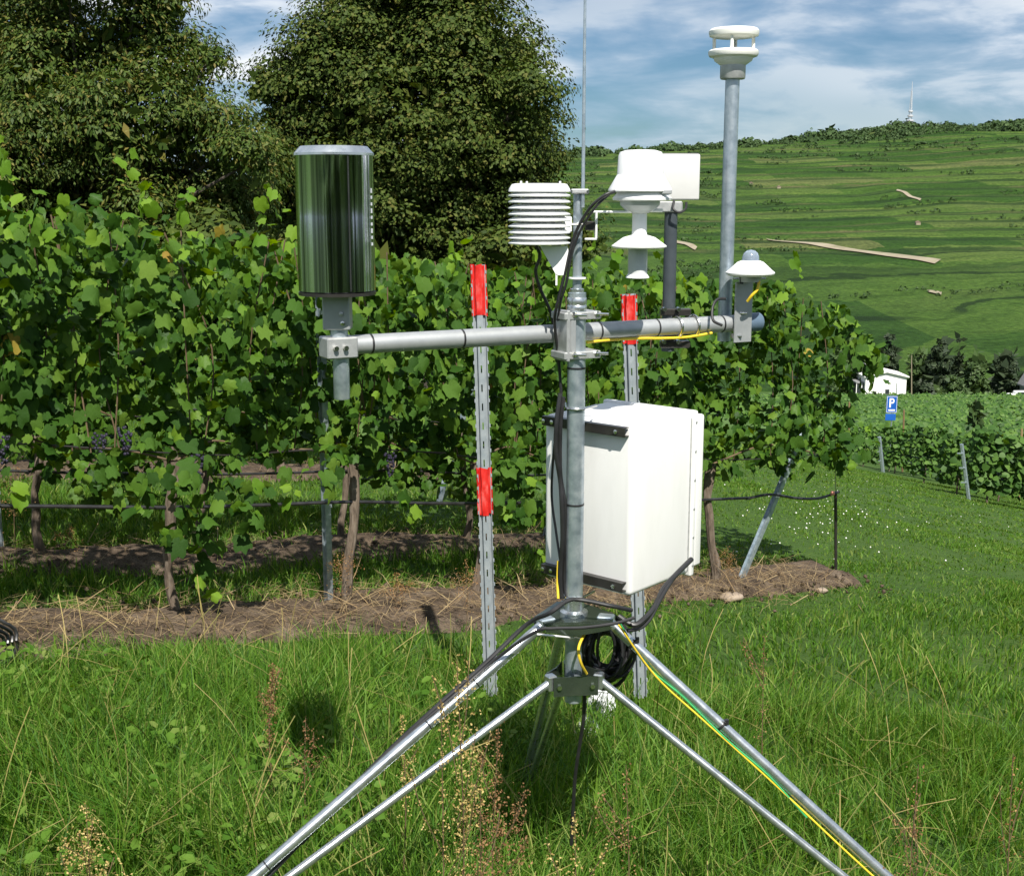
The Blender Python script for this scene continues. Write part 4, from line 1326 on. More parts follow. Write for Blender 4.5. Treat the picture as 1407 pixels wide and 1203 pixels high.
MB().prism([bx0, bx1, at(781, 345, HD - 0.02), at(774, 378, HD - 0.02), at(766, 378, HD - 0.02), bx3], (0, 0.012, 0)).build('bracket', 'white', t)
MB().box(at(764.5, 384, HD - 0.014), (0.005, 0.012, 0.032)).build('bracket_tab', 'white', t)
ub = [Vector((MX - 0.045, MD - 0.035, zpx(308))), Vector((MX + 0.02, MD - 0.032, zpx(308))), Vector((MX + 0.045, MD - 0.02, zpx(308)))]
MB().tube(ub, 0.0035, 8).build('u_bolt', 'stainless', t)
MB().rbox((MX - 0.03, MD - 0.012, zpx(308)), (0.022, 0.05, 0.045), 0.003, 1).build('mount_block', 'white', t)

# ------------------------------------------------------------------ white precipitation transmitter right of the mast
TD = 3.62
tcx = at(879, 290, TD).x
tz = lambda py: at(879, py, TD).z
px2m = lambda n: n * (TD * CP) / F
t = thing('weather_transmitter', (tcx, TD, tz(382)), 'white bell-shaped weather sensor with hanging disc right of the mast', 'sensor')
MB().lathe([(px2m(33), tz(248)), (px2m(32), tz(240)), (px2m(30.5), tz(214)), (px2m(28.5), tz(209)), (px2m(20), tz(206.5)), (0.001, tz(205.5))], (tcx, TD, 0), 48).build('dome', 'white', t)
MB().lathe([(px2m(40), tz(264)), (px2m(43.5), tz(262.5)), (px2m(43.5), tz(260)), (px2m(32), tz(240)), (px2m(26), tz(239))], (tcx, TD, 0), 48).build('skirt', 'white', t)
MB().lathe([(px2m(30), tz(276)), (px2m(40), tz(275)), (px2m(40.5), tz(272)), (px2m(33), tz(263)), (px2m(20), tz(262))], (tcx + 0.006, TD, 0), 48).build('lower_skirt', 'white', t)
MB().lathe([(px2m(12), tz(293)), (px2m(21), tz(288)), (px2m(27), tz(282)), (px2m(28), tz(275)), (px2m(20), tz(274))], (tcx, TD, 0), 40).build('lens_bowl', 'pale_clear', t)
MB().lathe([(px2m(11), tz(326)), (px2m(10.2), tz(318)), (px2m(10.2), tz(288)), (px2m(12), tz(286))], (tcx, TD, 0), 32).build('neck', 'white', t)
MB().lathe([(px2m(34), tz(341)), (px2m(38), tz(339)), (px2m(38), tz(337.5)), (px2m(22), tz(326)), (px2m(12), tz(323)), (px2m(9), tz(322.5))], (tcx, TD, 0), 48).build('disc', 'white', t)
MB().lathe([(px2m(13.5), tz(376)), (px2m(13.5), tz(338))], (tcx - 0.003, TD, 0), 32).build('receiver', 'pale_clear', t)
MB().lathe([(px2m(16), tz(382)), (px2m(16.5), tz(381)), (px2m(12), tz(374)), (px2m(5), tz(371))], (tcx - 0.003, TD, 0), 32).build('bottom_cap', 'white', t)
MB().rbox((tcx + px2m(33), TD - px2m(30), tz(264)), (px2m(13), 0.012, 0.012), 0.002, 1).build('label_slot', 'alu_grey', t)
za1 = zpx(291)
MB().rbox(((MX + 0.05 + tcx) / 2, TD, za1), (tcx - MX - 0.03, 0.03, 0.006), 0.002, 1).build('bracket_arm', 'white', t)
MB().rbox((MX + 0.051, TD, zpx(309)), (0.006, 0.032, zpx(290) - zpx(328)), 0.002, 1).build('bracket_plate', 'white', t)
MB().rbox((MX + 0.036, TD, zpx(328)), (0.035, 0.03, 0.006), 0.002, 1).build('bracket_foot', 'white', t)
MB().rbox((MX + 0.034, TD, zpx(310)), (0.026, 0.022, 0.026), 0.002, 1).build('clamp_block', 'black_metal', t)
MB().rbox((tcx + px2m(6), TD, tz(289)), (px2m(50), 0.035, 0.010), 0.002, 1).build('sensor_foot', 'white', t)

# ------------------------------------------------------------------ panel antenna on a dark pole
ap = arm_pt(920)
PD = ap.y + 0.052
pz = lambda py: at(920, py, PD).z
pxc = at(920, 380, PD).x
t = thing('panel_antenna', (pxc, PD, pz(482)), 'square white panel antenna on a short dark pole behind the cross arm', 'antenna')
MB().tube([(pxc, PD, pz(482)), (pxc, PD, pz(284))], 0.0205, 20).build('pole', 'dark_pole', t)
pw = at(960, 243, PD).x - at(880, 243, PD).x
MB().rbox((at(920, 243, PD).x, PD - 0.01, (pz(212) + pz(275)) / 2), (pw, 0.035, pz(212) - pz(275)), 0.006, 3).build('panel', 'panel_white', t)
MB().rbox((at(921.5, 243, PD).x, PD + 0.012, (pz(210) + pz(275)) / 2), (pw + 0.001, 0.02, pz(211) - pz(276)), 0.006, 2).build('back_shell', 'black', t)
MB().rbox((at(918, 283, PD).x, PD - 0.006, pz(284)), (0.085, 0.04, 0.034), 0.004, 1).build('mounting_foot', 'alu_dull', t)
lp = [at(926, 276, PD - 0.03), at(925, 287, PD - 0.05), at(933, 292, PD - 0.05), at(942, 287, PD - 0.04), at(943, 278, PD - 0.03)]
MB().tube(spline(lp, 5), 0.004, 8).build('cable_loop', 'black', t)
for px in (930, 953):
    c = arm_pt(px)
    ring = []
    for k in range(13):
        a = math.radians(-70 + k * 220 / 12)
        ring.append(c + ANRM * math.cos(a) * 0.032 + Vector((0, 0, math.sin(a) * 0.032)))
    MB().tube(ring, 0.0042, 8).build('u_bolt', 'stainless', t)
for py in (428, 472):
    MB().rbox((pxc + 0.02, PD - 0.012, pz(py)), (0.095, 0.03, 0.022), 0.003, 1).build('clamp_plate', 'black_metal', t)
    for sx in (-0.02, 0.024):
        p = Vector((pxc + sx, PD - 0.03, pz(py - 5)))
        MB().tube([p, p - Vector((0, 0.035, 0))], 0.0065, 8).build('bolt', 'stainless', t)

# ------------------------------------------------------------------ ultrasonic wind sensor on its pole
we = arm_pt(1003)
WD = we.y + 0.05
wx = at(1002, 250, WD).x
wz = lambda py: at(1002, py, WD).z
pm = lambda n: n * (WD * CP) / F
t = thing('wind_sensor', (wx, WD, wz(470)), 'white two-disc ultrasonic wind sensor on tall galvanized pole at right', 'wind sensor')
MB().tube([(wx, WD, wz(468)), (wx, WD, wz(106))], pm(9.6), 24).build('pole', 'galv', t)
MB().lathe([(pm(16), wz(109)), (pm(17), wz(107)), (pm(17), wz(88)), (pm(16), wz(87))], (wx, WD, 0), 36).build('collar', 'alu_dull', t)
MB().lathe([(pm(17), wz(90)), (pm(25), wz(84)), (pm(26.5), wz(80)), (pm(32), wz(78)), (pm(33.5), wz(75)), (pm(33.5), wz(71)), (pm(31.5), wz(69)), (pm(16), wz(68.5)), (pm(8), wz(67)), (0.001, wz(66.5))], (wx, WD, 0), 48).build('lower_disc', 'cream', t)
MB().lathe([(0.001, wz(53.5)), (pm(14), wz(53)), (pm(28), wz(51.5)), (pm(32.5), wz(50)), (pm(33.5), wz(46.5)), (pm(33.5), wz(43)), (pm(31), wz(40)), (pm(20), wz(39)), (0.001, wz(38.5))], (wx, WD, 0), 48).build('upper_disc', 'cream', t)
for k in range(4):
    a = math.radians(-105 + 90 * k)
    p = Vector((wx + pm(26) * math.cos(a), WD + pm(26) * math.sin(a), 0))
    MB().tube([p + Vector((0, 0, wz(72))), p + Vector((0, 0, wz(48)))], pm(2.3), 10).build('pillar', 'cream', t)
MB().lathe([(pm(4), wz(67)), (pm(2.5), wz(60)), (pm(0.6), wz(58))], (wx, WD, 0), 12).build('transducer', 'alu_dull', t)

# ------------------------------------------------------------------ pyranometer and its bracket
YD = WD - 0.105
yc = at(1031, 368, YD)
yz = lambda py: at(1031, py, YD).z
ym = lambda n: n * (YD * CP) / F
t = thing('pyranometer', (yc.x, YD, yz(470)), 'white disc radiation sensor with glass dome on grey bracket at right arm end', 'sensor')
bc = arm_pt(1011) + ANRM * 0.036
brp = MB().rbox(Vector((bc.x, bc.y, (yz(388) + yz(472)) / 2)), (0.068, 0.008, yz(388) - yz(472)), 0.002, 1, ADIR, ANRM).build('bracket_plate', 'alu_grey', t)
MB().rbox(Vector((bc.x + 0.02, bc.y + 0.02, yz(384))), (0.09, 0.06, 0.006), 0.002, 1, ADIR, ANRM).build('bracket_shelf', 'alu_grey', t)
MB().lathe([(ym(29), yz(379)), (ym(33.5), yz(376)), (ym(33.8), yz(374)), (ym(30), yz(371)), (ym(18), yz(360)), (ym(13), yz(358)), (0.001, yz(358))], (yc.x, YD, 0), 48).build('sun_shield', 'white', t)
MB().lathe([(ym(12), yz(359)), (ym(11.6), yz(353)), (ym(9.6), yz(347.5)), (ym(5.2), yz(344)), (0.001, yz(343))], (yc.x, YD, 0), 32).build('glass_dome', 'glass', t)
MB().lathe([(ym(6), yz(357.5)), (ym(5.4), yz(354.5)), (ym(3.5), yz(352)), (0.001, yz(351))], (yc.x, YD, 0), 20).build('sensing_head', 'black', t)
MB().lathe([(ym(15), yz(387)), (ym(16), yz(377))], (yc.x, YD, 0), 28).build('body', 'alu_dull', t)
for (px) in (1019, 1040):
    MB().tube([at(px, 378, YD - 0.01), at(px, 390, YD - 0.01)], 0.006, 8).build('levelling_screw', 'black', t)
for (px, py) in ((1013, 430), (1006, 461)):
    p = at(px, py, bc.y - 0.006)
    MB().tube([p - ANRM * 0.003, p + ANRM * 0.022 + ADIR * 0.022], 0.0045, 8).tube([p, p + ANRM * 0.006], 0.009, 6).build('bolt', 'stainless', brp)
cb = [at(1043, 386, YD - 0.02), at(1041, 397, YD - 0.03), at(1033, 406, YD - 0.03), at(1027, 414, YD - 0.02)]
MB().tube(spline(cb, 5), 0.0048, 8).build('sensor_cable', 'yellow', t)

# ------------------------------------------------------------------ white instrument enclosure
A_, B_, C_ = at(747, 690, 3.84), at(868, 690, 3.615), at(955, 690, 3.87)
e1 = Vector((B_.x - A_.x, B_.y - A_.y, 0)); W1 = e1.length; e1.normalize()
e2 = Vector((-e1.y, e1.x, 0))
W2 = Vector((C_.x - B_.x, C_.y - B_.y, 0)).length
zt, zb = at(868, 586, 3.615).z, at(868, 821, 3.615).z
HH = zt - zb
bc0 = Vector((B_.x, B_.y, 0))
def enc(a, b, z):
    """a: metres left of the near corner along the back, b: metres away along the side, z: height above the box bottom"""
    return bc0 - e1 * a + e2 * b + Vector((0, 0, zb + z))
t = thing('equipment_enclosure', enc(W1 / 2, W2 / 2, 0), 'large white box enclosure strapped behind the mast', 'enclosure')
MB().rbox(enc(W1 / 2, W2 / 2, HH / 2), (W1, W2, HH), 0.018, 4, e1, e2).build('body', 'white_box', t)
rimf = MB().rbox(enc(W1 / 2, W2 - 0.012, HH / 2), (W1 + 0.020, 0.024, HH + 0.014), 0.007, 3, e1, e2).build('rim_flange', 'white_box', t)
MB().rbox(enc(W1 / 2, W2 + 0.023, HH / 2 + 0.004), (W1 + 0.012, 0.044, HH - 0.03), 0.009, 3, e1, e2).build('door', 'white_box', t)
MB().box(enc(-0.0012, W2 - 0.027, HH / 2), (0.003, 0.004, HH * 0.94), e1, e2).build('hinge_line', 'alu_dull', t)
for k in range(6):
    p = enc(-0.0098, W2 - 0.012, 0.03 + k * (HH - 0.06) / 5)
    MB().lathe([(0.0045, 0), (0.004, 0.0022), (0.002, 0.003)], p, 10, e1).build('rivet', 'alu_dull', rimf)
for z in (HH - 0.036, 0.014):
    c = enc(W1 / 2 + 0.002, -0.012, z)
    mb = MB()
    mb.box(c + Vector((0, 0, 0.006)), (W1 * 0.93, 0.022, 0.003), e1, e2).box(c + Vector((0, 0, 0.019)) - e2 * 0.010, (W1 * 0.93, 0.003, 0.026), e1, e2).box(c + Vector((0, 0, 0.032)), (W1 * 0.93, 0.022, 0.003), e1, e2)
    rail = mb.build('mounting_rail', 'black_metal', t)
    for q in (0.045, 0.29, 0.325):
        p = enc(q if q < W1 - 0.02 else W1 - 0.02, -0.024, z + 0.019)
        MB().lathe([(0.0075, 0), (0.007, 0.005), (0.003, 0.006)], p, 8, -e2).build('bolt', 'stainless', rail)
for py in (560, 818):
    z = zpx(py)
    ring = []
    for k in range(11):
        a = math.radians(200 + k * 140 / 10)
        ring.append(Vector((MX + 0.031 * math.cos(a) , MD + 0.031 * math.sin(a), z)))
    ring = [ring[0] + Vector((0, 0.09, 0))] + ring + [ring[-1] + Vector((0.035, 0.055, 0))]
    MB().tube(ring, 0.004, 8).build('u_bolt', 'stainless', t)

# ------------------------------------------------------------------ cables
def cable(name, pts, r, material, label, D=3.6, group=None, cat='cable'):
    P = [at(p[0], p[1], p[2] if len(p) > 2 else D) for p in pts]
    o = MB().tube(spline(P, 8), r, 9).build(name, material)
    # put the origin on the cable
    off = P[0]
    o.data.transform(Matrix.Translation(-off)); o.location = off
    tag(o, label, cat, group)
    return o


cable('black_cable', [(845, 263, 3.56), (832, 268, 3.55), (815, 281, 3.56), (801, 300, 3.585), (791, 320, 3.60), (783, 345, 3.60), (776, 375, 3.595), (770, 400, 3.595), (764, 425, 3.60), (762, 445, 3.63), (768, 500, 3.66), (771, 540, 3.66)], 0.0046, 'black', 'thick black cable running from the white bell sensor down the mast')
cable('black_cable', [(838, 266, 3.57), (818, 285, 3.56), (797, 318, 3.585), (785, 352, 3.59), (778, 390, 3.59), (771, 412, 3.60), (766, 440, 3.64)], 0.0038, 'black', 'second thinner black cable beside the thick one on the upper mast')
cable('black_cable', [(737, 338, 3.56), (742, 352, 3.58), (736, 372, 3.62), (742, 396, 3.66), (755, 425, 3.69), (762, 450, 3.7)], 0.005, 'black', 'black cable dropping from under the louvred shield')
cable('black_cable', [(770, 540, 3.655), (765, 580, 3.64), (764, 620, 3.64), (770, 660, 3.645), (772, 692, 3.635), (773, 740, 3.64), (770, 790, 3.645), (772, 822, 3.64)], 0.0072, 'black', 'black cable tied along the left side of the lower mast')
cable('black_cable', [(774, 545, 3.66), (770, 590, 3.65), (770, 650, 3.65), (776, 692, 3.64), (777, 750, 3.65), (776, 800, 3.65), (780, 826, 3.63)], 0.0062, 'black', 'second black cable tied beside the lower mast')
cable('black_cable', [(768, 560, 3.66), (761, 620, 3.72), (758, 680, 3.74), (764, 730, 3.70), (770, 770, 3.66)], 0.004, 'black', 'thin grey-black cable bowed out behind the lower mast')
cable('yellow_cable', [(767, 770, 3.66), (766, 800, 3.65), (767, 822, 3.63)], 0.004, 'yellow', 'short yellow cable below the enclosure left of the mast')
# black cables over the plate and down the left leg
lt, lf = LEGTOP[0], LEGFOOT[0]
def legp(f, dz, dn=0.0):
    p = lt + (lf - lt) * f
    return p + Vector((0, -dn, dz))
P = [at(868, 838, 3.58), at(840, 832, 3.55), at(800, 824, 3.56), at(780, 825, 3.55), at(755, 842, 3.52), legp(0.04, 0.045, 0.0), legp(0.14, 0.033, -0.008), legp(0.26, 0.029, -0.012), legp(0.38, 0.014, -0.022), legp(0.48, -0.010, -0.024), legp(0.56, -0.026, -0.012), legp(0.66, -0.05, -0.01)]
o = MB().tube(spline(P, 8), 0.0068, 10).build('black_cable', 'black'); tag(o, 'thick black cable draped over the tripod plate and along the left leg', 'cable')
P = [at(872, 848, 3.5), at(845, 856, 3.48), at(800, 862, 3.47), at(760, 863, 3.47), at(735, 868, 3.47), legp(0.12, 0.026, 0.012), legp(0.22, 0.023, 0.008), legp(0.32, 0.018, -0.012), legp(0.42, -0.002, -0.024), legp(0.55, -0.03, -0.01)]
o = MB().tube(spline(P, 8), 0.005, 10).build('black_cable', 'black'); tag(o, 'thinner black cable looping below the tripod plate to the left leg', 'cable')
cable('black_cable', [(950, 768, 3.80), (930, 788, 3.72), (912, 808, 3.66), (900, 832, 3.60), (885, 850, 3.55), (870, 858, 3.53), (850, 846, 3.55)], 0.0085, 'black', 'thick black cable hanging from the right side of the enclosure')
cable('black_cable', [(948, 770, 3.79), (925, 795, 3.70), (908, 822, 3.62), (893, 850, 3.57), (880, 862, 3.55), (862, 866, 3.53)], 0.0062, 'black', 'second black cable below the right side of the enclosure')
# yellow and green earth wires along the right leg
rt_, rf_ = LEGTOP[1], LEGFOOT[1]
def rlegp(f, dz):
    return rt_ + (rf_ - rt_) * f + Vector((-0.004, -0.016, dz))
P = [at(850, 858, 3.52)] + [rlegp(f, -0.022 - 0.007 * abs(math.sin(f * 9))) for f in (0.1, 0.2, 0.3, 0.4, 0.5, 0.6, 0.7, 0.78, 0.86, 0.94)]
o = MB().tube(spline(P, 6), 0.0030, 8).build('yellow_cable', 'yellow'); tag(o, 'yellow earth wire tied below the right tripod leg', 'cable')
P = [at(852, 856, 3.53)] + [rlegp(f, -0.018 - 0.004 * math.sin(f * 30)) for f in (0.08, 0.16, 0.25, 0.34)] + [rlegp(0.42, -0.036)]
o = MB().tube(spline(P, 6), 0.0030, 8).build('green_cable', 'green_cable'); tag(o, 'green earth wire beside the upper right tripod leg', 'cable')
P = [rlegp(0.6, -0.03), rlegp(0.68, -0.075), rlegp(0.76, -0.10), rlegp(0.84, -0.09), rlegp(0.93, -0.05)]
o = MB().tube(spline(P, 6), 0.0028, 8).build('yellow_cable', 'yellow'); tag(o, 'slack second yellow wire near the foot of the right leg', 'cable')
P = [arm_pt(802) + ANRM * 0.02 - Vector((0, 0, .03)), arm_pt(840) + ANRM * 0.012 - Vector((0, 0, .028)), arm_pt(880) + ANRM * 0.015 - Vector((0, 0, .029)), arm_pt(905) + ANRM * 0.018 - Vector((0, 0, .032)), arm_pt(940) + ANRM * 0.018 - Vector((0, 0, .033)), arm_pt(972) + ANRM * 0.025 - Vector((0, 0, .024))]
o = MB().tube(spline(P, 6), 0.0042, 8).build('yellow_cable', 'yellow'); tag(o, 'yellow cable slung under the right half of the cross arm', 'cable')
cable('black_cable', [(992, 447, 3.86), (980, 440, 3.88), (979, 424, 3.90), (985, 412, 3.92), (997, 410, 3.93)], 0.0045, 'black', 'small black cable loop left of the sensor pole on the arm')
# coil of spare cable below the plate
t = thing('cable_coil', at(832, 930, 3.78), 'bundle of coiled black cables hanging below the enclosure', 'cable')
for k in range(22):
    c = at(830 + random.uniform(-13, 12), 895 + random.uniform(-10, 10), 3.76 + random.uniform(-.06, .06))
    rx, rz = random.uniform(0.04, 0.085), random.uniform(0.06, 0.115)
    a0 = random.uniform(-0.5, 0.5)
    ring = []
    for q in range(25):
        a = 2 * math.pi * q / 24
        ring.append(c + Vector((rx * math.cos(a) * math.cos(a0), rx * math.cos(a) * math.sin(a0) + 0.01 * math.sin(3 * a + k), rz * math.sin(a))))
    MB().tube(ring, random.choice((0.005, 0.0065)), 7, False).build('loop', 'black', t)
ring = [at(803, 870, 3.6), at(795, 890, 3.56), at(798, 910, 3.56), at(806, 925, 3.6)]
MB().tube(spline(ring, 6), 0.0045, 7).build('yellow_strand', 'yellow', t)
MB().tube(spline([at(738, 871, 3.5), at(760, 873, 3.5), at(788, 876, 3.6)], 5), 0.003, 6).build('tie_end', 'sign_white', t)
cable('black_cable', [(803, 955, 3.68), (802, 985, 3.68), (797, 1020, 3.70), (790, 1070, 3.72), (785, 1160, 3.75)], 0.006, 'black', 'black cable dropping from the mast foot into the grass')

# crumpled white bags on the ground behind the mast foot
def bag(px, py, rx, rz, label):
    p = gnd(px, py)
    bm = bmesh.new(); bmesh.ops.create_icosphere(bm, subdivisions=4, radius=1)
    me = bpy.data.meshes.new('plastic_bag')
    for v in bm.verts:
        c = v.co
        k = 0.8 + 0.5 * float(vnoise(c.x * 2.2 + px, c.z * 2.2 + c.y * 1.7, 61)) + 0.16 * abs(math.sin(c.z * 9 + 3 * c.x)) + 0.12 * float(vnoise(c.x * 7, c.z * 7 + c.y * 6, 62))
        v.co = Vector((c.x * rx * k, c.y * rx * k, c.z * rz * k))
    bm.to_mesh(me); bm.free()
    me.materials.append(M['foil'])
    o = link('plastic_bag', me, None, (p.x, p.y, gz(p.x, p.y) + rz * 0.8))
    tag(o, label, 'plastic bag')


bag(826, 1000, 0.060, 0.10, 'crumpled white plastic bag in the grass behind the mast foot')
bag(806, 1018, 0.055, 0.06, 'smaller crumpled white bag just left of the other behind the mast')

# hose coil at the left edge
t = thing('hose_coil', at(-6, 925, 5.6), 'black hose coil cut by the left edge of the photo', 'hose')
for k in range(4):
    c = at(-8 - 2 * k, 880 + 2 * k, 5.6 + 0.03 * k)
    R_ = 0.105 - 0.013 * k
    ring = [c + Vector((R_ * math.cos(2 * math.pi * q / 28), 0.02 * math.sin(q), R_ * 1.15 * math.sin(2 * math.pi * q / 28))) for q in range(29)]
    MB().tube(ring, 0.009, 7, False).build('loop', 'hose', t)


# ------------------------------------------------------------------ dry weeds
def dock_stalk(px, ytop, ybase, D, label, material, n, spread=0.05, side=3, leanx=0.0):
    top = at(px + leanx, ytop, D)
    b = at(px, ybase, D); b.z = gz(b.x, b.y)
    t = thing('dry_weed', b, label, 'weed', 'dried seed stalks in the grass')
    L = top.z - b.z
    mb = MB(); stems = []
    base = b + Vector((0, 0, 0))
    mids = spline([base, base + (top - base) * 0.5 + Vector((random.uniform(-.02, .02), 0, 0)), top], 5)
    mb.tube(mids, [0.003 - 0.002 * k / len(mids) for k in range(len(mids))], 6)
    stems.append(mids)
    for k in range(side):
        f = random.uniform(0.45, 0.75)
        p = base + (top - base) * f
        q = p + Vector((random.uniform(-.09, .09), random.uniform(-.06, .06), L * random.uniform(0.14, 0.28)))
        m = spline([p, (p + q) / 2 + Vector((random.uniform(-.015, .015), 0, .0)), q], 4)
        mb.tube(m, 0.0014, 5); stems.append(m)
    mb.build('stem', 'cane', t)
    pos = []
    for k in range(n):
        s = random.choice([stems[0]] * 2 + stems)
        f = random.uniform(0.35, 1.0) if s is stems[0] else random.uniform(0.1, 1)
        p = s[min(len(s) - 1, int(f * (len(s) - 1)))].lerp(s[min(len(s) - 1, int(f * (len(s) - 1)) + 1)], random.random())
        w = spread * (1.15 - f)
        pos.append((p.x + random.gauss(0, w * .45), p.y + random.gauss(0, w * .45), p.z + random.gauss(0, 0.012)))
    pos = np.array(pos)
    T = np.array([[0, 0, 0], [.34, .45, .12], [0, 1, 0], [-.34, .45, .12]])
    n = n * 2; pos = np.concatenate([pos, pos + RNG.normal(0, 0.005, pos.shape)])
    Vv, Ff = scatter(T, [[[0, 1, 2, 3]]], pos, basis(RNG.normal(0, 1, (n, 3)), RNG.normal(0, 1, (n, 3))), RNG.uniform(0.005, 0.010, n))
    np_mesh('seed_head', Vv, Ff, material, t)['kind'] = 'stuff'


dock_stalk(628, 905, 1290, 3.05, 'tall tan dry seed stalk standing in front of the left tripod leg', 'seed_tan', 560, 0.05, 5)
dock_stalk(606, 960, 1290, 3.08, 'thin dark-stemmed dry stalk just left of the tall tan one', 'seed_tan', 160, 0.03, 2)
dock_stalk(685, 1000, 1260, 3.2, 'bushy rust-brown dry weed between the two left legs and the mast', 'seed_rust', 560, 0.075, 5)
dock_stalk(376, 914, 1090, 4.5, 'rust-brown dry stalk in the open grass below the rain gauge', 'seed_rust', 420, 0.05, 2)
dock_stalk(420, 985, 1130, 4.2, 'short faint brown stalk right of the open-grass one', 'seed_rust', 160, 0.05, 3)
dock_stalk(552, 985, 1150, 3.9, 'tan dry stalk behind the upper left leg', 'seed_tan', 200, 0.035, 2)
dock_stalk(118, 1105, 1290, 3.2, 'bushy tan weed near the bottom left corner', 'seed_tan', 420, 0.09, 6)
dock_stalk(660, 1085, 1290, 3.1, 'short rusty weed low in front of the lower left brace', 'seed_rust', 240, 0.06, 3)
dock_stalk(1050, 875, 1010, 4.9, 'thin brown stalk in the grass right of the right leg', 'seed_rust', 150, 0.05, 2)
dock_stalk(1262, 1050, 1240, 3.4, 'reddish dry weed near the bottom right', 'seed_rust', 260, 0.09, 5)
dock_stalk(860, 1050, 1240, 3.3, 'faint brown weed below the enclosure', 'seed_rust', 130, 0.05, 2)
dock_stalk(790, 1120, 1290, 3.05, 'tan weed at the bottom edge below the mast', 'seed_tan', 150, 0.05, 2)
dock_stalk(1392, 1035, 1270, 3.1, 'dark dried weed at the right edge of the photo', 'brown_dry', 90, 0.05, 2)

# dried weeds and brown dock at the vine row foot
for i, (px, yt, yb, lab) in enumerate([(22, 640, 770, 'brown dried weed at the left edge under the vines'), (95, 720, 775, 'small brown dried weed between the first two row posts'), (545, 785, 850, 'small brown dried weed on the soil left of the taped stake'), (640, 770, 880, 'brown withered weed just left of the taped stake'), (470, 760, 850, 'brown withered weed beside the front row post'), (1000, 750, 815, 'thin dry twig at the foot of the slanting post')]):
    p = gnd(px, yb)
    dock_stalk(px, yt, yb, p.y, lab, 'brown_dry', 240, 0.12, 5)

# pale grass stems standing above the grass
n = 420
yy = RNG.uniform(3.3, 6.3, n); xx = RNG.uniform(-0.47, 0.47, n) * yy
sel = ~in_soil(xx, yy, 0.1) & (uv_of(xx, yy)[1] < 0)
xx, yy = xx[sel], yy[sel]; n = len(xx)
T = []
TFs = [[], []]
segs = 5
for k in range(segs + 1):
    f = k / segs
    wv = 0.0017 if k < 3 else 0.0042
    T += [[-wv, 0.75 * f * f, f * (1 - .12 * f)], [wv, 0.75 * f * f, f * (1 - .12 * f)]]
T = np.array(T); TF = [np.array([[2 * k, 2 * k + 1, 2 * k + 3, 2 * k + 2] for k in range(segs)])]
a = RNG.uniform(0, 2 * np.pi, n)
zv = np.stack([RNG.normal(0, .35, n), RNG.normal(0, .35, n), np.ones(n)], 1)
Vv, Ff = scatter(T, TF, np.stack([xx, yy, ground(xx, yy)], 1), basis(zv, np.stack([np.cos(a), np.sin(a), 0 * a], 1)), RNG.uniform(0.22, 0.5, n))
tag(np_mesh('dry_grass_stems', Vv, Ff, 'dry_stem'), 'pale dry flowering stems scattered through the long grass', 'grass', kind='stuff')

# broad-leaved herbs in the lawn
n = 1500
yy = RNG.uniform(2.8, 5.6, n); xx = RNG.uniform(-0.47, 0.1, n) * yy
clump = vnoise(xx * 1.6, yy * 1.6, 71) > 0.52
xx, yy = xx[clump], yy[clump]; n = len(xx)
T = np.array([[0, 0, 0], [.32, .35, .06], [.22, .8, .02], [0, 1, -.1], [-.22, .8, .02], [-.32, .35, .06]])
pos = np.stack([xx, yy, ground(xx, yy) + RNG.uniform(0.05, 0.22, n)], 1)
Vv, Ff = scatter(T, [np.array([[0, 1, 2, 3], [0, 3, 4, 5]])], pos, basis(np.stack([RNG.normal(0, .5, n), RNG.normal(-.2, .5, n), np.ones(n)], 1), RNG.normal(0, 1, (n, 3))), RNG.uniform(0.03, 0.06, n))
tag(np_mesh('herb_leaves', Vv, Ff, 'grass_far'), 'small broad herb leaves among the grass at left', 'herbs', kind='stuff')


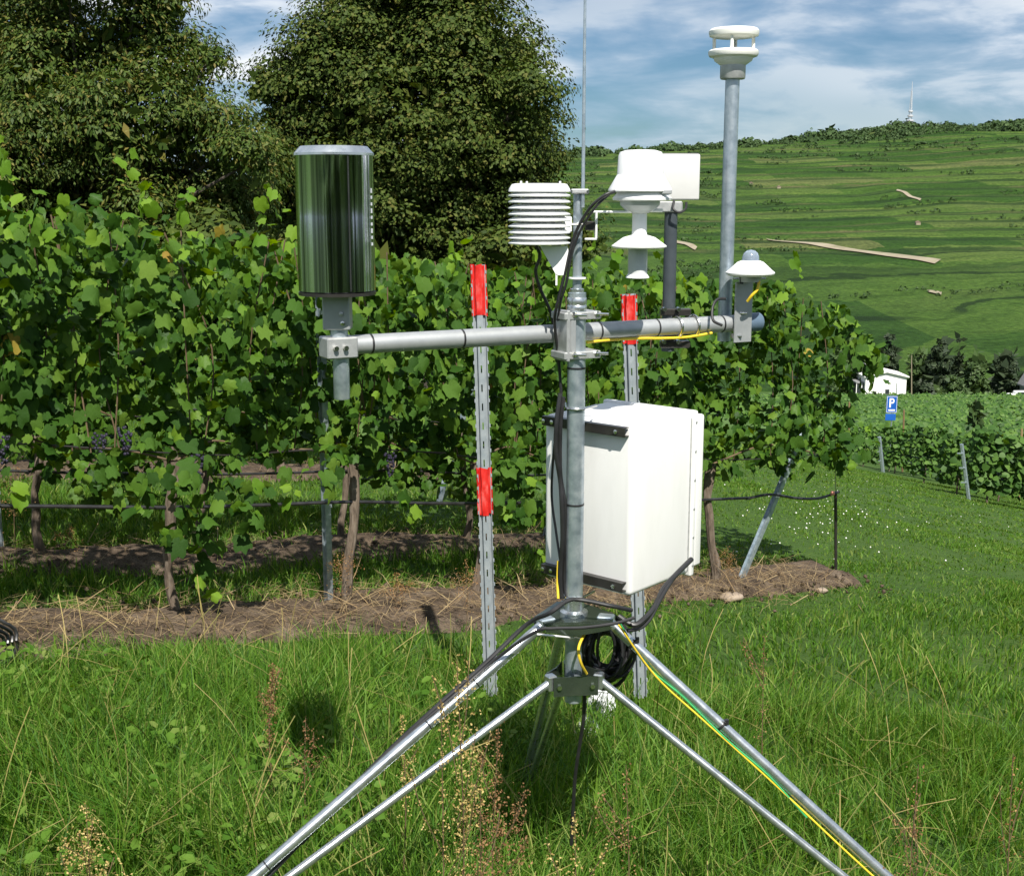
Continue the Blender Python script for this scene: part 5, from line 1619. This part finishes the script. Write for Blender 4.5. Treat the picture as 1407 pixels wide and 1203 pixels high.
# ------------------------------------------------------------------ trees
def crown_leaves(lobes, n, size, aspect, clump=0.55, droop=0.3, fill=0.25, seed=1):
    """lobes: (centre, radius) list; leaves gathered into small clumps on and inside the lobes"""
    r = np.random.default_rng(seed)
    cs = np.array([l[0] for l in lobes]); rs = np.array([l[1] for l in lobes])
    area = rs ** 2; pr = area / area.sum()
    nc = max(20, int(n / 130))
    li = r.choice(len(lobes), nc, p=pr)
    d = r.normal(0, 1, (nc, 3)); d /= np.linalg.norm(d, axis=1, keepdims=True)
    rad = rs[li] * np.where(r.uniform(size=nc) < fill, r.uniform(0.3, 0.8, nc), r.uniform(0.82, 1.08, nc))
    cc = cs[li] + d * rad[:, None] * np.array([1, 1, 0.92])
    cr = clump * r.uniform(0.5, 1.5, nc)
    ci = r.choice(nc, n, p=cr ** 2 / (cr ** 2).sum())
    e = r.normal(0, 1, (n, 3)); e /= np.linalg.norm(e, axis=1, keepdims=True)
    e[:, 2] = np.where(e[:, 2] < -0.2, -e[:, 2] * 0.5, e[:, 2])
    pos = cc[ci] + e * (cr[ci] * r.uniform(0.65, 1.05, n))[:, None] * np.array([1.1, 1.1, 0.85])
    nr = e * 1.0 + d[ci] * 0.5 + np.array([0, 0, 0.5]) + r.normal(0, 0.4, (n, 3))
    tp = e * 0.6 + np.array([0, 0, -droop]) + r.normal(0, 0.6, (n, 3))
    # coarse inner foliage closes the heart of the crown
    m = int(n * 0.07); k = r.choice(len(lobes), m, p=pr)
    g_ = r.normal(0, 1, (m, 3)); g_ /= np.linalg.norm(g_, axis=1, keepdims=True)
    pos = np.concatenate([pos, cs[k] + g_ * (rs[k] * 0.74 * r.uniform(0, 1, m) ** 0.33)[:, None]])
    nr = np.concatenate([nr, r.normal(0, 1, (m, 3))]); tp = np.concatenate([tp, r.normal(0, 1, (m, 3))])
    mul = np.concatenate([np.ones(n), np.full(m, 3.0)]); n = n + m
    T = np.array([[0, 0, 0], [aspect / 2, .45, .06], [0, 1, -.06], [-aspect / 2, .45, .06]])
    return scatter(T, [np.array([[0, 1, 2, 3]])], pos, basis(nr, tp), mul * size * r.uniform(0.6, 1.4, n))


def tree(name, base, lobes, n, size, aspect, lm, label, clump, droop=0.3, trunk_r=0.3, group=None, seed=1, fill=0.25, limbs=True, cat='tree'):
    t = thing(name, base, label, cat, group)
    Vv, Ff = crown_leaves(lobes, n, size, aspect, clump, droop, fill, seed)
    np_mesh('crown', Vv, Ff, lm, t)['kind'] = 'stuff'
    mb = MB()
    b = Vector(base)
    top = Vector(np.mean([l[0] for l in lobes], axis=0)); 
    fork = b.lerp(top, 0.45)
    mb.tube(spline([b - Vector((0, 0, 0.3)), b.lerp(fork, 0.5) + Vector((trunk_r * .3, 0, 0)), fork], 4), [trunk_r * (1.25 - 0.5 * k / 8) for k in range(9)], 10)
    if limbs:
        for c, r_ in lobes:
            c = Vector(c)
            m = fork.lerp(c, 0.5) + Vector((random.uniform(-.1, .1), random.uniform(-.1, .1), -0.1)) * r_
            mb.tube(spline([fork - Vector((0, 0, trunk_r)), m, c], 4), [trunk_r * (0.55 - 0.45 * k / 8) for k in range(9)], 7)
    mb.build('trunk', 'tree_bark', t)
    return t


def px_lobes(lst, D, jit):
    out = []
    for (px, py, r) in lst:
        d = D + random.uniform(-1, 1) * jit
        p = at(px, py, d)
        out.append(((p.x, p.y, p.z), r * d / F))
    return out


LT = px_lobes([(45, 40, 100), (-40, 110, 120), (205, 20, 62), (170, 75, 60), (250, 80, 42), (290, 78, 22), (222, 5, 34), (60, 150, 105), (170, 165, 85), (260, 165, 60), (320, 195, 48), (350, 220, 30), (30, 260, 110), (150, 260, 105), (270, 270, 85), (330, 275, 48), (215, 320, 80), (-60, 260, 110), (90, -60, 80), (195, -55, 50)], 26, 1.6)
bx_ = at(120, 620, 26.5)
tree('broadleaf_tree', (bx_.x, 26.5, gz(bx_.x, 26.5)), LT, 115000, 0.105, 0.42, 'chestnut_leaf', 'large pale green tree with narrow drooping leaves at upper left', 0.50, 0.9, 0.16, seed=3, fill=0.30)
CT = px_lobes([(560, 30, 112), (500, 60, 85), (450, 120, 75), (395, 110, 38), (385, 160, 34), (632, 50, 72), (690, 110, 60), (715, 165, 32), (560, 160, 130), (430, 205, 70), (385, 225, 40), (660, 190, 85), (705, 215, 45), (740, 225, 24), (735, 275, 38), (560, 290, 120), (460, 300, 85), (400, 290, 55), (660, 300, 95), (740, 325, 55), (800, 335, 34), (560, -40, 66), (605, -30, 50), (505, -25, 45), (722, 122, 34), (735, 172, 26), (706, 78, 38), (440, 72, 36), (368, 120, 22), (375, 205, 30), (752, 215, 20)], 42, 2.4)
bx_ = at(570, 620, 42)
tree('lime_tree', (bx_.x, 42, gz(bx_.x, 42)), CT, 165000, 0.138, 0.62, 'lime_leaf', 'big round dark green tree in the middle behind the vines', 0.74, 0.2, 0.40, seed=5, fill=0.28)
# undergrowth behind the rows, below the trees
for i, (px, py, r, D, lab) in enumerate([(300, 400, 110, 24, 'dark bush behind the vines below the pale tree'), (60, 420, 120, 22, 'dark bush behind the vines at the left edge'), (700, 400, 90, 36, 'dark bush behind the vines right of the big round tree'), (480, 420, 120, 34, 'dark bush behind the vines below the big round tree')]):
    lb = px_lobes([(px, py, r), (px - r * .7, py + 30, r * .7), (px + r * .7, py + 25, r * .7)], D, 1.0)
    p = at(px, 620, D)
    tree('bush', (p.x, D, gz(p.x, D)), lb, 9000, 0.20, 0.5, 'lime_leaf', lab, 0.5, 0.2, 0.12, 'bushes behind the vine rows', 10 + i, limbs=False, cat='bush')


# unseen vine row added behind the viewpoint to darken reflections in the polished metal
VB = -8.9
n = 7000
u = RNG.uniform(-10, 5, n); hgt = 0.5 + 2.0 * RNG.uniform(0, 1, n) + 0.25 * vnoise(u * 2, u * 0, 98)
x, y = xy_of(u, VB + RNG.uniform(-.3, .3, n))
xb, yb = xy_of(-3, VB)
t = thing('vine_row', (xb, yb, gz(xb, yb)), 'unseen vine row added behind the viewpoint to darken the rain gauge reflection', 'vine row')
T, TF = LEAF[0]
Vv, Ff = scatter(T, TF, np.stack([x, y, ground(x, y) + hgt], 1), leaf_frames(n, np.where(RNG.uniform(size=n) < .5, 1., -1.)), RNG.uniform(.11, .19, n))
np_mesh('foliage', Vv, Ff, 'leaf', t)['kind'] = 'stuff'
for k in range(12):
    xx, yy = xy_of(-9.5 + k * 1.2, VB)
    MB().tube([(xx, yy, gz(xx, yy) - .05), (xx + .03, yy, gz(xx, yy) + .6), (xx, yy, gz(xx, yy) + 1.1)], [.035, .025, .03], 7).build('trunk', 'bark', t)

# ------------------------------------------------------------------ lower vineyard on the right
def low_row(D, px0, label, n_leaf, post, vis):
    base_px = gnd_px(px0, D)
    x0, x1 = base_px.x, base_px.x + 10 + 0.2 * D
    t = thing('vine_row', (x0, D, gz(x0, D)), label, 'vine row', 'vine rows of the lower vineyard')
    n = n_leaf
    x = x0 + (x1 - x0) * RNG.uniform(0, 1, n)
    q = RNG.uniform(0, 1, n)
    hgt = 0.35 + (1.55 + 0.35 * vnoise(x * 1.1, x * 0 + D, 81)) * q
    y = D + RNG.uniform(-1, 1, n) * (0.30 + 0.12 * vnoise(x * 2, hgt * 2 + D, 82))
    pos = np.stack([x, y, ground(x, y) + hgt], 1)
    nr = np.stack([RNG.normal(-.1, .8, n), RNG.normal(-.6, .7, n), np.abs(RNG.normal(.6, .6, n))], 1)
    R = basis(nr, np.stack([RNG.normal(0, .5, n), RNG.normal(0, .5, n), -np.ones(n)], 1))
    T = np.array([[0, 0, 0], [.5, .15, -.08], [.42, .65, 0], [0, 1, .05], [-.42, .65, 0], [-.5, .15, -.08]])
    Vv, Ff = scatter(T, [np.array([[0, 1, 2, 3], [0, 3, 4, 5]])], pos, R, RNG.uniform(0.13, 0.23, n))
    np_mesh('foliage', Vv, Ff, 'vine_far', t)['kind'] = 'stuff'
    mb = MB()
    for k in range(8):
        xx = x0 + 0.5 + k * 1.3
        mb.tube([(xx, D, gz(xx, D) - .05), (xx + .04, D, gz(xx, D) + .9)], 0.03, 6)
    mb.build('trunks', 'bark', t)
    if post:
        b = Vector((x0 - 0.1, D - 0.35, gz(x0 - 0.1, D - 0.35) - 0.05))
        tp = at(*post, D - 0.35)
        p = thing('end_post', b, vis, 'post', 'leaning end posts of the lower vineyard')
        MB().tube([b, tp], 0.052 * D / 32, 6).build('shaft', 'galv', p)
        for f in (0.35, 0.6, 0.85):
            c = b.lerp(tp, f)
            MB().box(c + Vector((-0.08, -0.05, 0)), (0.16, 0.02, 0.03)).build('hook', 'galv', p)


def gnd_px(px, D):
    """ground point at forward distance D below pixel column px"""
    z = EYE.z - 0.22 * D
    for _ in range(12):
        zcam = D * CP - (z - EYE.z) * SP
        x = (px - CX) / F * zcam
        z = gz(x, D)
    return Vector((x, D, z))


low_row(32, 1330, 'nearest vine row of the lower vineyard at the right edge', 6500, (1321, 610), 'nearer leaning grey post at the lower vineyard edge, below the right edge house')
low_row(37, 1292, 'second vine row of the lower vineyard, just behind the nearest', 5500, None, None)
low_row(43, 1250, 'third vine row of the lower vineyard, between the two leaning posts', 5500, None, None)
low_row(51, 1213, 'fourth vine row of the lower vineyard, starting at the farther leaning post', 5500, (1208, 600), 'farther leaning grey post at the lower vineyard edge, below the parking sign')
low_row(60, 1172, 'fifth vine row of the lower vineyard, in front of the parking sign', 6000, None, None)
low_row(70, 1135, 'farthest vine row of the lower vineyard, right of the front row end', 6500, None, None)

low_row(81, 1118, 'vine row of the lower vineyard just behind the parking sign', 6500, None, None)
low_row(93, 1100, 'second vine row of the lower vineyard behind the parking sign', 6500, None, None)

# wooden stakes poking out of the lower vineyard
for (px, y0, y1, D, lab) in ((1168, 553, 578, 62, 'thin pale stake in the lower vineyard left of the parking sign'), (1243, 564, 580, 62, 'thin brown stake in the lower vineyard right of the parking sign'), (1405, 590, 606, 50, 'pale stake at the right edge in the lower vineyard')):
    a, b = at(px - 1, y0, D), at(px + 1, y1, D)
    b.z = gz(b.x, b.y)
    t = thing('wooden_stake', b, lab, 'stake', 'stakes in the lower vineyard')
    MB().tube([b, b.lerp(a, .5), a, a + Vector((0, 0, .06))], [0.05, 0.05, 0.045, 0.01], 6).build('shaft', 'straw', t)

# valley vineyard: many rows that read as one mass
mbV, mbF, nb = [], [], 0
yrow = 76.0
while yrow < 235:
    w0, w1 = (0.16) * yrow, (0.47) * yrow
    xs = np.arange(w0, w1, 0.55 + yrow * 0.004)
    n = len(xs)
    zz = ground(xs, np.full(n, yrow))
    hh = 1.5 + 0.5 * vnoise(xs * 1.3, xs * 0 + yrow, 91)
    dy = 0.5 * (vnoise(xs * 1.7, xs * 0 + yrow, 92) - .5)
    prof = [(-0.55, 0.25), (-0.45, 0.75), (-0.15, 1.0), (0.25, 0.95), (0.5, 0.3)]
    P = np.stack([np.stack([xs + RNG.normal(0, .08, n), yrow + dy + a + RNG.normal(0, .08, n), zz + hh * b + RNG.normal(0, .09, n)], 1) for a, b in prof], 1).reshape(-1, 3)
    i = np.arange(n - 1)
    fs = []
    for k in range(4):
        fs.append(np.stack([i * 5 + k, (i + 1) * 5 + k, (i + 1) * 5 + k + 1, i * 5 + k + 1], 1))
    mbV.append(P); mbF.append(np.concatenate(fs) + nb); nb += len(P)
    yrow += 2.1 + yrow * 0.006
nq = 42000
PV = np.concatenate(mbV)
ii = RNG.integers(0, len(PV), nq)
pos = PV[ii] + RNG.normal(0, .16, (nq, 3)) * np.array([2.0, 1, 1])
T = np.array([[-.5, 0, 0], [0, .5, .1], [.5, 0, 0], [0, -.5, .1]])
Vl, Fl = scatter(T, [np.array([[0, 1, 2, 3]])], pos, basis(np.stack([RNG.normal(0, .5, nq), RNG.normal(-.6, .5, nq), np.ones(nq) * .8], 1), RNG.normal(0, 1, (nq, 3))), RNG.uniform(.25, .6, nq))
o = np_mesh('valley_vineyard', np.concatenate([PV, Vl]), [np.concatenate(mbF), Fl[0] + len(PV)], M['vine_far'])
tag(o, 'rows of green vines filling the valley below the white house', 'vineyard', kind='stuff')

# parking sign above the lower vineyard
SD = 64.0
p0 = at(1224, 578, SD)
sgz = gz(p0.x, SD)
t = thing('parking_sign', (p0.x, SD, sgz), 'blue parking sign with white P above the lower vineyard', 'sign')
sw = at(1231.5, 560, SD).x - at(1216.5, 560, SD).x
zt_, zb_ = at(1224, 544, SD).z, at(1224, 567, SD).z
MB().tube([(p0.x + .05, SD + .05, sgz), (p0.x + .05, SD + .05, zt_ + .03)], 0.035, 8).build('pole', 'galv', t)
MB().rbox((p0.x, SD, (zt_ + zb_) / 2), (sw, 0.03, zt_ - zb_), 0.012, 1).build('panel', 'sign_blue', t)
b1, b2 = at(1222, 568.5, SD).z, at(1222, 577.5, SD).z
MB().rbox((p0.x - .03, SD, (b1 + b2) / 2), (sw * 0.95, 0.03, b1 - b2), 0.012, 1).build('lower_panel', 'sign_blue', t)
sx, sh = sw / 15.0, (zt_ - zb_) / 23.0        # metres per sign pixel
def bar(x0, x1, y0, y1, mb):
    return mb.box((p0.x + (x0 + x1) / 2 * sx, SD - 0.02, zt_ - (y0 + y1) / 2 * sh), ((x1 - x0) * sx, 0.012, (y1 - y0) * sh))
mb = MB()
bar(-3.6, -1.4, 3, 15.5, mb)
arc = []
for k in range(13):
    a = math.radians(90 - k * 15)
    arc.append((0.2 + 3.2 * math.cos(a), 6.6 - 3.6 * math.sin(a)))
for k in range(12):
    (xa_, ya_), (xb_, yb_) = arc[k], arc[k + 1]
    ia, ib = ((xa_ - .2) * .42 + .2, (ya_ - 6.6) * .45 + 6.6), ((xb_ - .2) * .42 + .2, (yb_ - 6.6) * .45 + 6.6)
    mb.prism([(p0.x + q[0] * sx, SD - 0.026, zt_ - q[1] * sh) for q in ((xa_, ya_), (xb_, yb_), ib, ia)], (0, 0.012, 0))
bar(-1.4, 0.22, 3.0, 4.95, mb); bar(-1.4, 0.22, 8.25, 10.2, mb)
mb.build('letter_p', 'sign_white', t, smooth=False)
bar(-4.5, 4.6, 18.3, 20.2, MB()).build('arrow_bar', 'sign_white', t, smooth=False)
mb = MB()
for (x0, x1, y0, y1) in ((-6.9, 6.9, .5, .9), (-6.9, 6.9, 22.1, 22.5), (-6.9, -6.5, .9, 22.1), (6.5, 6.9, .9, 22.1)):
    bar(x0, x1, y0, y1, mb)
mb.build('border', 'sign_white', t, smooth=False)

# ------------------------------------------------------------------ valley: houses and trees
HDm = 255.0
m_px = HDm * 1.005 / F
hl, hr = at(1188, 550, HDm), at(1244, 550, HDm)
hzb = gz((hl.x + hr.x) / 2, HDm) 
zv = lambda py, D=HDm: at(1215, py, D).z
t = thing('white_house', ((hl.x + hr.x) / 2, HDm, hzb), 'white gabled house in the valley behind the parking sign', 'house')
e0, e1h, ap_ = zv(517.5), zv(517.5), zv(511.5)
zl = min(hzb, zv(551)) - 1
pl = [Vector((hl.x, HDm, zl)), Vector((hr.x, HDm, zl)), Vector((hr.x, HDm, e0)), Vector(((hl.x + hr.x) / 2, HDm, ap_)), Vector((hl.x, HDm, e0))]
MB().prism(pl, (0, 7, 0)).build('wall', 'house_white', t, smooth=False)
cxh = (hl.x + hr.x) / 2
for s, xe in ((-1, hl.x - .4), (1, hr.x + .4)):
    a = Vector((cxh, HDm - .5, ap_ + .05)); b = Vector((xe, HDm - .5, e0 - .12))
    n_ = Vector((0, 8, 0))
    MB().prism([a, b, b + Vector((0, 0, .25)), a + Vector((0, 0, .25))], n_).build('roof', 'house_white', t, smooth=False)
MB().box((cxh - 3.4, HDm + 5, ap_ + .3), (.7, .7, 1.9)).box((cxh - 3.4, HDm + 5, ap_ + 1.3), (.9, .9, .2)).build('chimney', 'house_white', t, smooth=False)
for (px, py, w, hh) in ((1219, 524, 4, 4), (1219, 538, 5, 6)):
    c = at(px, py, HDm)
    f = MB().box((c.x, HDm - .04, c.z), (w * m_px * 1.2, .1, hh * m_px * 1.2)).build('window', 'alu_grey', t, smooth=False)
    MB().box((c.x, HDm - .08, c.z), (w * m_px, .1, hh * m_px)).build('pane', 'dark_glass', f, smooth=False)
c0 = at(1180, 536, HDm + 3)
t2 = thing('house_annex', (c0.x, HDm + 3, zl), 'porch beside the white house, its shade a dark wall', 'porch')
MB().box((c0.x, HDm + 3, c0.z - 0.5), (2.2, 4, 4.6)).build('shade_wall', 'dark_glass', t2, smooth=False)  # shade of the porch put in as a dark block
MB().box((c0.x, HDm + 3, c0.z + 1.9), (2.5, 4.4, .25)).build('roof', 'roof_grey', t2, smooth=False)
for dx in (-1.1, 0, 1.1):
    MB().box((c0.x + dx, HDm + .95, c0.z - 0.5), (.14, .1, 4.6)).build('post', 'house_white', t2, smooth=False)
# house at the right edge
H2 = 240.0
hc2 = at(1449, 560, H2)
hb2 = min(gz(hc2.x, H2), hc2.z)
t = thing('grey_roof_house', (hc2.x, H2, hb2), 'house with steep grey roof and orange verge at the right edge', 'house')
w2 = 3.4
ez, az = at(1400, 538, H2).z, at(1400, 498, H2).z
MB().prism([Vector((hc2.x - w2 + .4, H2, hb2 - 1)), Vector((hc2.x + w2 - .4, H2, hb2 - 1)), Vector((hc2.x + w2 - .4, H2, ez)), Vector((hc2.x, H2, az - .3)), Vector((hc2.x - w2 + .4, H2, ez))], (0, 10, 0)).build('wall', 'roof_grey', t, smooth=False)
for s in (-1, 1):
    a = Vector((hc2.x, H2 - .5, az)); b = Vector((hc2.x + s * w2, H2 - .5, ez - .2))
    MB().prism([a, b, b + Vector((0, 0, .3)), a + Vector((0, 0, .3))], (0, 11, 0)).build('roof', 'roof_grey', t, smooth=False)
    MB().prism([a + Vector((0, -.06, -.35)), b + Vector((0, -.06, -.35)), b + Vector((0, -.06, .32)), a + Vector((0, -.06, .32))], (0, .05, 0)).build('verge', 'orange', t, smooth=False)
c = at(1400, 545, H2 - 3)
t3 = thing('white_van', (c.x, H2 - 3, c.z - 1.0), 'small white van parked before the right-edge house', 'van')
MB().rbox((c.x, H2 - 3, c.z), (4.4, 1.9, 1.3), .25, 2).rbox((c.x + .5, H2 - 3, c.z + .7), (3.0, 1.7, .9), .25, 2).build('body', 'house_white', t3)
MB().box((c.x + .5, H2 - 3.87, c.z + .8), (2.4, .06, .5)).build('window', 'dark_glass', t3)
for dx in (-1.4, 1.4):
    MB().tube([(c.x + dx, H2 - 4.0, c.z - .65), (c.x + dx, H2 - 3.7, c.z - .65)], .36, 14).build('wheel', 'black', t3)


def far_tree(px, ytop, ybase, wpx, D, n, mt, label, conic=False, sz=0.7, seed=0):
    b = gnd_px(px, D)
    p = at(px, ybase, D)
    if p.z < b.z: b.z = p.z
    zt = at(px, ytop, D).z
    w = wpx * D / F / 2
    H = zt - b.z
    lobes = []
    rr = random.Random(seed + px)
    if conic:
        k = 7
        for q in range(k):
            f = q / (k - 1)
            rad = w * (1.0 - 0.74 * f)
            for s in range(3 if f < .7 else 1):
                a = rr.uniform(0, 6.28)
                lobes.append(((b.x + math.cos(a) * rad * .45, D + math.sin(a) * rad * .45, b.z + H * (0.14 + 0.80 * f)), max(rad * 0.66, w * .2)))
    else:
        for q in range(11):
            a = rr.uniform(0, 6.28); f = rr.uniform(0.18, 0.82)
            rad = w * (0.5 + 0.5 * math.sin(f * 3.1))
            lobes.append(((b.x + math.cos(a) * rad * .6, D + math.sin(a) * rad * .6, b.z + H * f), w * rr.uniform(.36, .55)))
        lobes.append(((b.x, D, b.z + H * .86), w * .42))
    tree('valley_tree', (b.x, D, b.z), lobes, int(n * 2.2), sz * 1.15, 0.6, mt, label, w * 0.18, 0.3, max(.12, w * .04), 'trees in the valley', seed + 30, fill=.35)


far_tree(1217, 459, 512, 40, 275, 2600, 'conifer', 'dark round conifer behind the white house', True, .6, 1)
far_tree(1262, 480, 552, 34, 262, 2000, 'broad_far', 'medium green tree just right of the white house', False, .6, 2)
far_tree(1290, 464, 556, 58, 258, 4600, 'conifer', 'largest dark conifer right of the white house', True, .65, 3)
far_tree(1314, 462, 556, 16, 266, 1300, 'conifer', 'slim dark cypress behind the largest conifer', True, .5, 4)
far_tree(1341, 480, 558, 52, 256, 3400, 'broad_far', 'broad bluish green tree in the middle of the right valley trees', True, .6, 5)
far_tree(1384, 486, 558, 50, 256, 3400, 'conifer', 'dark spreading tree nearest the right-edge house', False, .6, 6)
far_tree(1165, 462, 548, 50, 262, 2600, 'broad_far', 'tree half hidden behind the front row end', False, .6, 7)
far_tree(1308, 520, 560, 36, 240, 1800, 'broad_far', 'low green bush in front of the valley conifers', False, .5, 8)
far_tree(1201, 540, 556, 9, 236, 500, 'conifer', 'small dark shrub before the white house', False, .35, 9)
far_tree(1188, 543, 554, 7, 236, 350, 'conifer', 'tiny dark shrub left of the one before the white house', False, .35, 10)
far_tree(1337, 540, 578, 14, 110, 900, 'broad_far', 'spindly young tree rising from the valley vineyard', True, .28, 11)
# birch trunk
bb_ = gnd_px(1252.5, 250)
t = thing('birch_trunk', bb_, 'thin pale birch trunk beside the white house', 'tree')
MB().tube([bb_, at(1252.5, 488, 250)], [.14, .08], 7).build('trunk', 'path', t)

# ------------------------------------------------------------------ hillside shrubs, ridge wood, tower
def blob_mass(name, pts, rad, per, size, mt, label, cat, seed):
    r = np.random.default_rng(seed)
    P = np.repeat(np.array(pts), per, axis=0); Rr = np.repeat(np.array(rad), per)
    n = len(P)
    e = r.normal(0, 1, (n, 3)); e /= np.linalg.norm(e, axis=1, keepdims=True); e[:, 2] = np.abs(e[:, 2]) * 1.0
    wob = 0.75 + 0.5 * vnoise(e[:, 0] * 3 + P[:, 0], e[:, 2] * 3 + P[:, 1], 95)
    pos = P + e * (Rr * wob * r.uniform(0.7, 1.05, n))[:, None]
    T = np.array([[-.5, 0, 0], [0, .5, .15], [.5, 0, 0], [0, -.5, .15]])
    Vv, Ff = scatter(T, [np.array([[0, 1, 2, 3]])], pos, basis(e + r.normal(0, .4, (n, 3)), r.normal(0, 1, (n, 3))), size * Rr * r.uniform(.6, 1.4, n))
    tag(np_mesh(name, Vv, Ff, mt), label, cat, kind='stuff')


# terrace hedges: strings of shrubs along the contours
pts, rad = [], []
rr = random.Random(4)
cx_ = RNG.uniform(40, 640, 30000); cy_ = RNG.uniform(470, 1290, 30000)
fr_ = hill_level(cx_, cy_) / 5.0; fr_ = fr_ - np.floor(fr_)
pick = (fr_ > 0.55) & (fr_ < 0.85) & (vnoise(cx_ / 26, cy_ / 40, 93) > 0.57) & (np.abs(cx_ / cy_) < 0.45)
for x, y in zip(cx_[pick], cy_[pick]):
    if 150 < x < 270 and 560 < y < 760: continue
    pts.append((x, y, float(hill_z(x, y)) + .2)); rad.append(rr.uniform(0.5, 1.35) * (1 + 0.8 * (rr.random() < .12)) * (0.75 + 0.5 * smooth(600, 1100, y)))
blob_mass('hillside_shrubs', pts, rad, 14, 0.75, 'shrub_far', 'dark shrubs and hedges along the hillside terraces', 'shrubs', 2)
pts, rad = [], []
for k in range(900):
    px = rr.uniform(200, 1460)
    D = rr.uniform(1285, 1400)
    x = (px - CX) / F * D * 0.99
    if px > 1150 and px < 1440 and rr.random() < .35: D = rr.uniform(1200, 1290); x = (px - CX) / F * D * .99
    base = float(hill_z(x, D))
    gap = vnoise(np.array(px / 34), np.array(0.5), 97)
    r_ = rr.uniform(2.6, 6.6) * (0.55 + 1.0 * float(gap)) * (1 + 0.35 * (rr.random() < .15))
    pts.append((x, D, base - 0.6)); rad.append(r_)
blob_mass('ridge_wood', pts, rad, 90, 0.40, 'shrub_far', 'dark wood along the top of the ridge', 'wood', 3)

TWD = 1330.0
tb, tt = at(1250, 176, TWD), at(1250, 112, TWD)
t = thing('radio_tower', tb, 'slender pale radio tower on the ridge at right', 'tower')
mpp = TWD / F
zz0 = tb.z
H_ = tt.z - tb.z
for s in range(3):
    a = 2 * math.pi * s / 3 + .4
    o0 = Vector((math.cos(a), math.sin(a), 0))
    MB().tube([tb + o0 * 2.3, tb + o0 * 1.2 + Vector((0, 0, H_ * .5)), tb + o0 * 0.55 + Vector((0, 0, H_ * .8))], .24, 6).build('leg', 'tower', t)
mb = MB()
for k in range(16):
    f0, f1 = k / 16 * .8, (k + 1) / 16 * .8
    for s in range(3):
        a, b = 2 * math.pi * s / 3 + .4, 2 * math.pi * (s + 1) / 3 + .4
        r0, r1 = 2.3 - 2.1 * f0, 2.3 - 2.1 * f1
        mb.tube([tb + Vector((math.cos(a) * r0, math.sin(a) * r0, H_ * f0)), tb + Vector((math.cos(b) * r1, math.sin(b) * r1, H_ * f1))], .12, 5)
mb.build('bracing', 'tower', t)
MB().tube([tb + Vector((0, 0, H_ * .78)), tb + Vector((0, 0, H_))], [.38, .18], 6).build('spire', 'tower', t)
for f, r_ in ((.10, 4.6), (.16, 4.0), (.26, 3.0), (.36, 2.4)):
    MB().lathe([(r_ * .6, -1), (r_, -.6), (r_, .6), (r_ * .6, 1)], tb + Vector((0, 0, H_ * f)), 16).build('platform', 'tower', t)

# small hut on the hillside
for (px, py, lab) in ((1032, 254, 'tiny pale hut on the upper hillside right of the sensor pole'), (1070, 259, 'tiny brown hut on the upper hillside'), (1261, 309, 'tiny white hut high on the right of the hillside')):
    p = gnd(px, py, far=True)
    zq = float(hill_z(p.x, p.y))
    t = thing('vineyard_hut', (p.x, p.y, zq), lab, 'hut', 'tiny huts on the hillside')
    MB().box((p.x, p.y, zq + 0.7), (2.6, 2.2, 1.6)).build('wall', 'path', t, smooth=False)
    MB().prism([Vector((p.x - 1.5, p.y - 1.3, zq + 1.45)), Vector((p.x + 1.5, p.y - 1.3, zq + 1.45)), Vector((p.x, p.y - 1.3, zq + 2.2))], (0, 2.6, 0)).build('roof', 'roof_brown', t, smooth=False)
